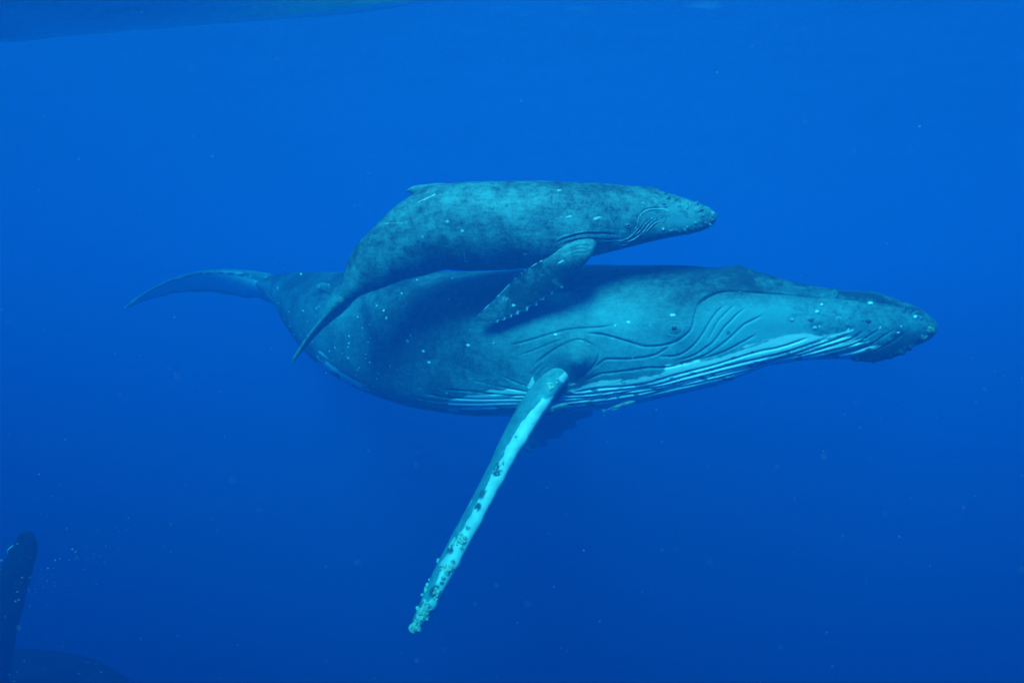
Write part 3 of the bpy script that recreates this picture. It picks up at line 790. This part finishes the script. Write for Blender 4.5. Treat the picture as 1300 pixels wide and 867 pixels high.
    # the eye of the other side, mirrored across the body
    i = np.unravel_index(np.argmin(((P2 - p) ** 2).sum(-1)), P2.shape[:2])
    tr = th[i[0]]; j = int(np.argmin(np.abs((tr - (np.pi - tr[i[1]]) + np.pi) % (2 * np.pi) - np.pi)))
    make_eye(root, origin, P2[i[0], j], N2[i[0], j], .036)
    barnacle_patch(root, origin, Pl, Nl, rng, [(700.5, 489, 9, 4, -35, 16, .010, .022), (585.5, 686, 8, 9, 0, 26, .012, .024), (569, 723, 8, 9, 0, 26, .012, .024),
        (553, 754, 4, 11, 25, 20, .010, .022), (538, 776, 9, 11, 25, 34, .012, .026), (526, 794, 6, 10, 15, 30, .014, .028), (554, 711, 2, 4, 20, 5, .014, .022),
        (541, 745, 2, 11, 22, 12, .014, .022), (633, 592, 6, 9, 25, 8, .008, .013)])
    barnacle_patch(root, origin, P2, N2, rng, [(1181, 419, 4, 4, 30, 16, .014, .028), (1172, 428, 5, 3, 0, 12, .012, .024)], MAT_BARN2)
    return root
build_mother()

# ================================================================== the calf
def build_calf():
    origin = np.array([0.0, 8.9, .85])
    root = thing("humpback_calf", "small humpback whale calf swimming just above the adult's back", "whale", origin)
    def row(px, t, b, Y, w, roll=0, sq=2.0): return (px, t, b, Y, w * (.85 if px > 780 else 1), -10 if px > 780 else -6, sq, 3.8 if 780 < px < 890 else (3.0 if px > 690 else 2.4))
    def mid(px, py, H, Y, w, roll=0): return (px, py - H, py + H, Y, w, -3, 2.0, 2.2)
    keys = [row(909.5, 270.5, 275, 8.74, .02, 8), row(905.5, 266.5, 282, 8.74, .08, 8), row(896.5, 262, 290, 8.745, .14, 8), row(880, 256.5, 296.5, 8.75, .20, 8),
            row(860, 250, 301, 8.76, .25, 8, 2.2), row(840, 244, 305.5, 8.77, .30, 8, 2.25), row(815, 239, 311, 8.79, .35, 8, 2.3), row(790, 236, 317, 8.81, .40, 7, 2.2),
            row(750, 233, 326, 8.84, .47), row(700, 231.5, 335.5, 8.87, .51), row(650, 231, 342, 8.9, .53), row(600, 232.5, 344, 8.92, .52),
            mid(556, 291.5, 52, 8.95, .46), mid(520, 307.5, 46.5, 9.0, .38), mid(492, 324, 37.5, 9.06, .30), mid(468.5, 341, 30.5, 9.08, .22),
            mid(453.5, 356, 22, 9.13, .15), mid(445, 368.5, 14, 9.2, .11), mid(441, 377, 9.5, 9.26, .10), mid(438, 381, 6, 9.31, .10)]
    P, th, u, C, T, U, S = body_loft(keys, 700, 270, 70)
    N = outward(P, grid_normals(P), C)
    px, py = proj(P)
    ok = sstep(.12, -.12, (N * norm(P)).sum(-1))
    mouth = [(903, 284), (889, 279), (871, 272), (860, 268.5), (848.6, 267), (838.8, 265.7), (829, 266), (820, 268), (814, 272.5), (810.5, 278), (809, 284), (806, 291), (798, 297.5), (788, 301)]
    a_ = [(819, 277.4), (814, 285.4), (809, 292), (802, 299), (791, 305), (780, 307.5)]
    b_ = [(827.7, 276.8), (820, 284), (814, 291.5), (806.8, 298), (799, 302.6), (788, 306)]
    c_ = [(832.6, 278), (824, 285.4), (817.8, 293), (809, 300.8), (799, 306), (785, 309)]
    d_ = [(838.8, 281), (831, 284), (822.8, 291.5), (815, 299), (806.8, 304), (794.5, 310), (776, 313.5)]
    lines = [(mouth[4:12], .8, -.010), ([(x - .9, y - 1.6) for x, y in mouth[4:12]], .9, .010), (mouth[:5], .8, .002)]
    # pleats stand as pale ridges with a groove beneath each
    for q in (a_, b_, c_, d_):
        lines.append((q, .8, -.012)); lines.append(([(x + .9, y + 1.7) for x, y in q], .9, .020))
    lines += [([(846, 274), (843.5, 279), (841, 284)], .9, -.008),
              ([(862, 297), (840, 300), (815, 308), (790, 314)], 1.0, .014), ([(880, 293), (850, 299), (830, 304)], 1.0, .010),
              ([(878, 297), (850, 302.5), (820, 309.5), (785, 317)], .9, .012),
              ([(705, 309.5), (712, 305), (720, 301.5), (741.5, 296.5), (768, 296.5), (785, 299)], 1.2, .028), ([(704, 307.5), (711, 303), (720, 299.5), (741.5, 294.6), (768, 294.5)], 1.0, -.012),
              ([(712, 312), (725, 306), (747, 302.5), (774, 304.5), (790, 304)], 1.1, .022), ([(713, 310), (726, 304), (747, 300.8), (774, 302.8)], .9, -.010),
              ([(716, 316), (726, 311.5), (738, 308), (752, 309), (757, 314), (756, 322)], 1.1, .022), ([(722, 318.5), (734, 313.5), (746, 312)], .9, .015),
              ([(756, 313), (772, 310), (786, 306.5)], 1.0, .018), ([(756, 317), (775, 314), (795, 309)], 1.0, .015),
              ([(783, 272), (778, 281), (774, 290)], .9, -.006), ([(776, 278), (772, 288)], .8, -.005)]
    disp = lines_disp(px, py, ok, lines)
    disp += bumps(px, py, ok, [(742, 312, 12, .03), (797.5, 287, 8, .022)])
    q = np.hypot((px - 797.5) / 1.4, py - 286.6)
    disp -= ok * (.008 * np.exp(-((q - 4.6) / .8) ** 2) + .005 * np.exp(-((q - 7) / .9) ** 2))
    deg = np.degrees(th)
    top = sstep(45, 85, deg) * sstep(135, 95, deg)
    disp += top * (.030 * np.exp(-((px - 829) / 8) ** 2) + .012 * np.exp(-((px - 812) / 5) ** 2))
    # the ridge that runs into the dorsal fin and the knuckled keel of the tail
    disp += top * (.03 * np.exp(-((px - 545) / 16) ** 2)) + np.exp(-((deg - 90) / 9) ** 2) * .012 * sstep(530, 500, px) * (.5 + .8 * fbm(P, 9, 5, 1))
    rng = np.random.default_rng(11)
    tub = [(842, 291, 1.6, .02), (854.8, 293.4, 1.6, .016), (883, 283.5, 1.5, .018), (897, 283.5, 1.4, .02), (901, 285.5, 1.4, .022), (890, 288, 1.5, .018), (872, 289, 1.4, .012)]
    for k in range(60):
        x = rng.uniform(838, 907); yt = np.interp(x, [838, 860, 880, 897, 907], [244, 250, 257, 263, 270])
        tub.append((x, yt + abs(rng.normal(0, 7)) - .5, rng.uniform(.9, 1.7), rng.uniform(.008, .026)))
    for k in range(24):
        x = rng.uniform(850, 902); tub.append((x, np.interp(x, [850, 880, 902], [296, 292, 286]) + rng.normal(0, 2.2), rng.uniform(.9, 1.5), rng.uniform(.006, .014)))
    disp += bumps(px, py, ok * .85 + .15, tub)
    disp += .016 * (fbm(P, 2.6, 121, 2) - .5) + .004 * (fbm(P, 14, 125, 2) - .5)
    P2 = P + N * (disp * (.2 + .8 * sstep(909, 903, px)))[..., None]

    sn = np.sin(th)
    tone = .47 - .18 * sstep(.55, .98, sn) - .30 * sstep(-.15, -.75, sn) + .5 * (fbm(P, 2.0, 141, 3) - .5) + .45 * (fbm(P * [1, 1, .6], 6.5, 145, 3) - .5)  # tone drops towards the belly to paint in its shade
    def blot(x, y, rx, ry, v): return v * np.exp(-((px - x) / rx) ** 2 - ((py - y) / ry) ** 2) * ok
    tone = tone + blot(876, 273, 48, 18, .62) + blot(720, 278, 18, 9, .5) + blot(620, 255, 60, 14, .15) + blot(575, 256, 12, 7, .25) + blot(600, 246, 16, 6, .18) + blot(672, 260, 18, 8, .20)  # highlight on head and upper back painted in, with soft pale spots
    tone = tone + blot(689, 241, 10, 4, .22) + blot(740, 258, 26, 16, -.22) + blot(800, 286, 11, 9, -.28) + blot(590, 310, 40, 14, -.12) + blot(505, 320, 40, 16, -.05) + blot(532, 267, 12, 6, -.15) + blot(448, 366, 9, 16, .25)
    sp = [(757.7, 277, 6.5, 1.9, -18, .75), (722, 275, 5, 1.6, -12, .7), (666.7, 323, 4, 1.6, 0, .75), (567.7, 281.3, 3.2, 2.6, 0, .62), (586.8, 293, 2.6, 2.2, 0, .7), (536, 301, 3.2, 2.4, 0, .5),
          (548, 308, 3, 1.8, 0, .52), (591.5, 331.5, 3, 1.2, 10, .6), (710, 242, 4, 1.3, 0, .6), (688, 240, 6, 1.6, -15, .4), (842, 291, 1.8, 1.5, 0, .9), (897, 283.5, 1.2, 1.0, 0, .5), (901, 284.5, 1.2, 1.0, 0, .6),
          (817, 257.5, 2.5, 1, 0, .6), (640, 331, 1.2, 1, 0, .5), (619, 332, 1, .9, 0, .5), (905, 270, 1.6, 3, 10, .45), (764, 276, 4, 1.6, -30, .5), (713, 276, 4, 1.2, 0, .45)]
    white = spots_mask(px, py, ok, sp)
    def k5(pts): return [(500 + x / 5.91, 220 + y / 5.91) for x, y in pts]
    sc = [([(531, 256.5), (541, 252.5), (552.5, 247)], .9, .62), (k5([(220, 220), (235, 245), (255, 278)]), .6, .5), ([(489, 283.7), (500, 283.2), (510, 283.5)], .9, .58),
          (k5([(513, 440), (490, 470), (465, 500)]), .5, .42), (k5([(520, 440), (530, 500), (535, 560)]), .5, .4), (k5([(525, 440), (550, 465), (575, 490)]), .5, .4),
          (k5([(525, 580), (530, 620), (540, 655)]), .8, .6), (k5([(270, 560), (295, 600), (320, 640)]), .6, .45), (k5([(900, 470), (910, 500), (915, 520)]), .7, .45), (k5([(1170, 358), (1205, 358)]), .8, .6),
          (k5([(775, 220), (780, 250)]), .5, .4), (k5([(1060, 410), (1062, 440)]), .5, .4), (k5([(150, 350), (220, 375), (280, 400)]), .5, .35), (k5([(255, 430), (300, 412)]), .5, .4)]
    for k in range(75):     # fine rub marks
        x, y = rng.uniform(470, 800), rng.uniform(240, 335); a = rng.uniform(0, 6.28); L = rng.uniform(2, 7)
        sc.append(([(x, y), (x + L * math.cos(a), y + L * math.sin(a))], rng.uniform(.35, .55), rng.uniform(.2, .42)))
    white = .82 * np.maximum(white, scratches(px, py, ok, sc))
    ridges = scratches(px, py, ok, [(mouth[4:12], .8, .45)] + [(q, .7, .5) for q in (a_, b_, c_, d_)] + [([(704, 307.5), (711, 303), (720, 299.5), (741.5, 294.6), (768, 294.5)], .8, .4)])
    white = np.maximum(white, ridges)
    mark = spots_mask(px, py, ok, [(854.8, 293.4, 3, 1.6, -10, .8), (843.5, 259.5, 3, 1.4, 0, .7), (845.5, 263, 2.4, 1.4, 0, .7), (863, 262.5, 2.6, 1.4, 0, .6), (858.5, 254.6, 3.2, 1.6, 10, .6), (835, 269, 5, 1.6, 0, .45),
        (890.5, 275.5, 1.6, 2, 0, .5), (831, 240, 4, 1.4, 10, .6), (724, 252, 8, 4, 0, .3), (645, 236, 6, 3, 0, .25), (535, 268, 5, 4, 0, .3)])
    mark = np.maximum(mark, scratches(px, py, ok, [([(701, 243.7), (700.5, 252), (699.7, 260.6)], .6, .6)]))
    mark = np.maximum(mark, .4 * sstep(.63, .75, fbm(P, 16, 171, 2)) * ok * (1 - white))
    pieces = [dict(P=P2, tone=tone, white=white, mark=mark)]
    # dorsal fin
    LE = at(*np.array([(574, 234, 8.95), (558, 232.6, 8.95), (544, 234, 8.95), (532, 235.2, 8.95), (523, 237.2, 8.95), (515.5, 242.5, 8.95)]).T)
    TE = at(*np.array([(560, 246, 8.96), (548, 250, 8.96), (538, 251, 8.96), (529.5, 249.5, 8.96), (522.5, 245.5, 8.96), (516, 243.4, 8.955)]).T)
    Pd, s, c, sphi = blade_loft(LE, TE, [.16, .13, .10, .075, .05, .02], 60, 28, up_hint=(0, -1, 0))
    pieces.append(dict(P=Pd, tone=.48 + .5 * (fbm(Pd, 6, 173, 2) - .5), white=np.broadcast_to((.4 * np.exp(-(c / .1) ** 2))[None, :], Pd.shape[:2]) * sstep(.35, .6, np.broadcast_to(s[:, None], Pd.shape[:2])), mark=0.0))
    # flukes, seen almost edge on
    base = at(439, 380, 9.31)
    axis = norm(np.array([-.45, .60, -.66])); right = np.array([-.35, -.80, -.50]); right = norm(right - axis * (right * axis).sum())
    upv = np.cross(right, axis); upv = upv if upv[0] < 0 else -upv
    Pf, s, c, sphi = fluke_piece(base, axis, right, upv, 1.02, lambda a: .03 * np.sin(np.pi * a), lambda a: .36 * a ** 1.3, .42, 300, 44, sweep=.50)
    fxx, fyy = proj(Pf)
    wf = spots_mask(fxx, fyy, 1.0, [(432, 402, 8, 1.6, -35, .9), (430, 412, 5, 1.3, -30, .8), (442, 388, 6, 1.6, -45, .7), (388, 472, 3, 2, 0, .5)])
    pieces.append(dict(P=Pf, tone=.42 + .5 * (fbm(Pf, 6, 175, 3) - .5), white=wf, mark=0.0))
    # right flipper laid back and down along the adult's flank
    LEk = [(762, 304, 8.58), (756, 314, 8.44), (751, 325, 8.40), (739, 338.5, 8.43), (727.5, 348, 8.50), (714, 361, 8.58), (702, 371, 8.66), (690, 378.5, 8.74), (676, 387, 8.82), (660, 395.5, 8.90), (645, 402, 8.96), (628, 407.5, 9.02), (612, 407, 9.06), (606, 404, 9.08)]
    TEk = [(716, 306, 8.62), (713, 312, 8.50), (707, 319, 8.46), (697, 326, 8.48), (687, 331, 8.54), (677, 336.5, 8.62), (667, 342.5, 8.70), (657, 350.5, 8.78), (646, 361, 8.86), (635, 372.5, 8.94), (625, 382.5, 8.99), (615.5, 391.5, 9.04), (608, 399.5, 9.07), (605, 402.5, 9.08)]
    ts = np.linspace(0, 1, 14)
    kpos = [.40, .47, .545, .60, .66, .715, .76, .80, .84, .88, .92]; kh = [.04, .018, .026, .042, .045, .03, .036, .032, .034, .026, .02]
    kn = lambda s: sum(h * np.exp(-((s - p) / .014) ** 2) for p, h in zip(kpos, kh))
    Pl, s, c, sphi = blade_loft(at(*np.array(LEk).T), at(*np.array(TEk).T), [.22, .2, .18, .155, .14, .125, .11, .1, .09, .08, .07, .055, .04, .02], 420, 120, knob=kn, up_hint=(0, -1, 0))
    nl = outward(Pl, grid_normals(Pl), Pl.mean(1)); lx, ly = proj(Pl)
    lok = sstep(.1, -.1, (nl * norm(Pl)).sum(-1))
    ss = np.broadcast_to(s[:, None], Pl.shape[:2]); cc = np.broadcast_to(c[None, :], Pl.shape[:2])
    wr = lines_disp(lx, ly, lok, [([(718, 319), (730, 313), (745, 311), (752, 316)], 1.0, .012), ([(716, 323), (730, 317), (742, 316), (750, 321)], 1.0, .010), ([(722, 325), (734, 321), (746, 322)], 1.0, .008)])
    Pl = Pl + nl * (wr + .006 * (fbm(Pl, 12, 177, 2) - .5))[..., None]
    tone_l = .10 + .60 * sstep(.32, .04, ss) + 2.2 * (fbm(Pl, 9, 181, 3) - .58) * sstep(.15, .3, ss) * sstep(.75, .55, ss) + .3 * (fbm(Pl, 22, 183, 2) - .5)
    wf = spots_mask(lx, ly, lok, [(641, 379, 5, 4.2, 0, .42), (652, 387.5, 2.4, 1.8, 10, .85), (712, 332.5, 5.5, 1.1, -28, .7), (686.5, 380.5, 2.6, 1.4, 0, .9), (680, 372, 1.5, 1.2, 0, .5), (690, 358, 2, 3, 0, .35)])
    edge = sstep(.11, .03, cc + .05 * (fbm(Pl, 16, 184, 2) - .5)) * (.42 + .55 * sstep(.55, .75, ss)) * sstep(.3, .42, ss)
    tedge = sstep(.955, .985, cc) * .7 * sstep(.42, .6, fbm(Pl, 22, 187, 1)) * sstep(.15, .25, ss)
    knobw = sum(np.exp(-((ss - p) / .012) ** 2) for p in kpos) * sstep(.10, .02, cc) * .8
    wf = np.clip(np.maximum.reduce([wf, edge, tedge, knobw]), 0, 1)
    wf = np.maximum(wf, scratches(lx, ly, lok, [([(724, 346), (727, 343.5), (728.5, 340)], .7, .5), ([(650, 392), (658, 386), (665, 380)], .5, .3), ([(662, 352), (672, 352), (685, 351)], .9, .35)]))
    pieces.append(dict(P=Pl, tone=tone_l, white=wf, mark=.35 * sstep(.6, .7, fbm(Pl, 13, 189, 2)) * sstep(.2, .4, ss)))
    for pc in pieces[1:]:
        P_ = pc["P"]; n_ = grid_normals(P_); pc["flip"] = ((P_ - P_.mean(1, keepdims=True)) * n_).sum() < 0
    pieces[0]["flip"] = ((P2 - C[:, None]) * grid_normals(P2)).sum() < 0
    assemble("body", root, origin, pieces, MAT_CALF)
    N2 = outward(P2, grid_normals(P2), C)
    p, nn = surface_point(P2, N2, 797.5, 286.6); make_eye(root, origin, p, nn, .026)
    i = np.unravel_index(np.argmin(((P2 - p) ** 2).sum(-1)), P2.shape[:2])
    tr = th[i[0]]; j = int(np.argmin(np.abs((tr - (np.pi - tr[i[1]]) + np.pi) % (2 * np.pi) - np.pi)))
    make_eye(root, origin, P2[i[0], j], N2[i[0], j], .026)
build_calf()

# ================================================================== third whale, mostly out of view at the lower left
def build_escort():
    SC = 2.3
    origin = at(-60, 960, 5.2 * SC)
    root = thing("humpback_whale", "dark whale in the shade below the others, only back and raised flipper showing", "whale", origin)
    keys = [(176, 886, 892, 5.0, .03, 0, 2), (166, 877, 915, 5.0, .16, 0, 2), (140, 864.5, 945, 5.02, .32, 0, 2), (100, 850, 985, 5.05, .5, 0, 2), (55, 841.5, 1015, 5.1, .66, 0, 2),
            (0, 838, 1045, 5.2, .8, 0, 2), (-110, 834, 1085, 5.45, .95, 0, 2), (-280, 830, 1105, 6.0, 1.0, 0, 2), (-430, 822, 1070, 6.8, .9, 0, 2), (-540, 810, 1000, 7.8, .65, 0, 2),
            (-600, 800, 920, 8.8, .4, 0, 2), (-630, 795, 860, 9.6, .22, 0, 2), (-640, 800, 840, 10.0, .16, 0, 2)]
    keys = [(k[0], k[1], k[2], k[3] * SC, k[4] * SC, k[5], k[6]) for k in keys]
    P, th, u, C, T, U, S = body_loft(keys, 260, 90, 50)
    N = outward(P, grid_normals(P), C)
    P = P + N * (.03 * (fbm(P, 3, 201, 3) - .5))[..., None]
    tone = .3 + .4 * (fbm(P, 4, 203, 3) - .5)
    px, py = proj(P)
    pieces = [dict(P=P, tone=tone, white=.6 * sstep(.78, .82, fbm(P, 12, 205, 2)), mark=0.0)]
    LE = at(*np.array([(-75, 935, 4.75), (-62, 885, 4.62), (-45, 830, 4.5), (-28, 780, 4.42), (-10, 742, 4.38), (5, 712, 4.36), (20, 686, 4.35), (31, 673, 4.35)]).T) * SC
    TE = at(*np.array([(-5, 955, 4.85), (5, 905, 4.72), (14, 850, 4.6), (22, 800, 4.5), (33, 757, 4.44), (42, 722, 4.4), (48, 693, 4.37), (42, 674, 4.36)]).T) * SC
    kn = lambda s: .03 * np.maximum(0, np.sin(s * 42)) ** 2
    Pl, s, c, sphi = blade_loft(LE, TE, [.24, .2, .17, .15, .13, .11, .09, .05], 200, 48, knob=kn, up_hint=(0, -1, 0))
    Pl = Pl + norm(Pl - Pl.mean(1, keepdims=True)) * (.02 * (fbm(Pl, 9, 207, 2) - .5))[..., None]
    cc = np.broadcast_to(c[None, :], Pl.shape[:2])
    pieces.append(dict(P=Pl, tone=.25 + .4 * (fbm(Pl, 5, 209, 2) - .5), white=.75 * sstep(.08, .02, cc) * sstep(.52, .62, fbm(Pl, 14, 211, 2)), mark=0.0))
    Pf, s, c, sphi = fluke_piece(at(-642, 820, 10.1 * SC), norm(np.array([-.45, .85, .05])), norm(np.array([-.85, -.45, 0])), np.array([0, 0, 1.0]), 1.5, lambda a: .1 * a, lambda a: .1 * a, .6, 80, 24)
    pieces.append(dict(P=Pf, tone=np.full(Pf.shape[:2], .3), white=0.0, mark=0.0))
    for pc in pieces:
        P_ = pc["P"]; n_ = grid_normals(P_); pc["flip"] = ((P_ - P_.mean(1, keepdims=True)) * n_).sum() < 0
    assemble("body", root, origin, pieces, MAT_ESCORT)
build_escort()

# ================================================================== slim fish under the belly
def build_fish(label, a, b, H, pale):
    """a = snout, b = tail tip (points); H = body depth"""
    a, b = np.asarray(a), np.asarray(b); L = np.linalg.norm(b - a); T = (b - a) / L
    up = norm(np.array([0, 0, 1.0]) - T * T[2]); side = np.cross(T, up)
    root = thing("fish", label, "fish", a)
    s = np.linspace(0, 1, 40)
    h = pchip([0, .04, .15, .35, .6, .82, .9, 1], np.array([.02, .35, .8, 1, .8, .35, .22, .2]) * H / 2, s)
    th = np.linspace(0, 2 * np.pi, 20, endpoint=False)
    P = (T * L * .86)[None, None] * s[:, None, None] + h[:, None, None] * (np.sin(th)[None, :, None] * up + .7 * np.cos(th)[None, :, None] * side)
    n_ = grid_normals(P); fl = ((P - P.mean(1, keepdims=True)) * n_).sum() < 0
    o = assemble("body", root, np.zeros(3), [dict(P=P, tone=pale + 0 * P[..., 0], white=0.0, mark=0.0, flip=fl)], MAT_FISH)
    def fin(nm, pts, t=.006):
        pts = np.array(pts); Q = pts[:, :1] * T * L + pts[:, 1:] * up * H
        n2 = len(Q); V = np.concatenate([Q + side * t, Q - side * t])
        f = [np.array([[i, (i + 1) % n2, n2 + (i + 1) % n2, n2 + i] for i in range(n2)])]
        tri = np.array([[0, i, i + 1] for i in range(1, n2 - 1)]); f.append(tri); f.append(tri[:, ::-1] + n2)
        mesh_obj(nm, V, f, MAT_FISH, root, smooth=False)
    fin("tail_fin", [(.83, .1), (.92, .28), (1.0, .55), (.965, .12), (.955, 0), (.965, -.12), (1.0, -.5), (.92, -.25), (.83, -.1)])
    fin("dorsal_fin", [(.48, .40), (.54, .62), (.64, .52), (.80, .22), (.66, .30)])
    fin("anal_fin", [(.50, -.38), (.56, -.6), (.66, -.48), (.78, -.2), (.66, -.3)])
build_fish("slim grey fish gliding beneath the adult whale's white throat", at(807, 509, 8.6), at(764, 522, 8.7), .055, .5)
build_fish("slim pale fish swimming right behind the adult whale's long flipper", at(723, 512, 8.65), at(684, 523, 8.7), .06, .9)

# ================================================================== bubbles and drifting specks
def dots(name, pts, rad, mat, label, cat):
    base = uv_sphere((0, 0, 0), 1, 6, 8).reshape(-1, 3); fb = grid_faces(6, 8, True)
    V = (np.asarray(pts)[:, None, :] + base[None] * np.asarray(rad)[:, None, None]).reshape(-1, 3)
    Q = (fb[None] + (np.arange(len(pts)) * len(base))[:, None, None]).reshape(-1, 4)
    o = mesh_obj(name, V, Q, mat)
    return tag(o, label, cat, kind="stuff")
rng = np.random.default_rng(77)
bx = [(22, 690, 5), (2, 711, 6), (85, 671, 4), (92, 697, 6), (96, 700, 5), (70, 711, 5), (76, 709, 4), (61, 721, 5), (88, 711, 3), (60, 737, 3), (28, 733, 5), (38, 733, 3), (22, 751, 5), (24, 761, 5), (20, 763, 5),
      (50, 602, 4), (66, 630, 3), (148, 669, 3), (38, 769, 3), (12, 856, 4), (22, 852, 4), (163, 657, 3), (55, 745, 2.5)]
pts = [at(x, y, 4.25) for x, y, r in bx]; rad = [r * .0011 for x, y, r in bx]
for k in range(70):
    t = rng.uniform(0, 1); x = 20 + 140 * t + rng.normal(0, 14); y = 760 - 85 * t + rng.normal(0, 16)
    pts.append(at(x, y, rng.uniform(4.1, 4.7))); rad.append(rng.uniform(.001, .003))
dots("bubbles", pts, rad, MAT_BUBBLE, "loose trail of tiny bubbles beside the dark whale", "bubbles")
pts, rad = [], []
for k in range(750):
    Y = rng.uniform(1.0, 7.5); pts.append(np.array([rng.uniform(-.85, .85) * Y, Y, rng.uniform(-.58, .58) * Y])); rad.append(rng.uniform(.0005, .0011) * rng.choice([1, 1, 1, 2.0]) * (.6 + Y * .12))
for k in range(110):
    Y = rng.uniform(.3, .9); pts.append(np.array([rng.uniform(-.8, .8) * Y, Y, rng.uniform(-.55, .55) * Y])); rad.append(rng.uniform(.0003, .0007))
dots("plankton", pts, rad, MAT_SPECK, "pale specks of plankton drifting through the blue water", "plankton")
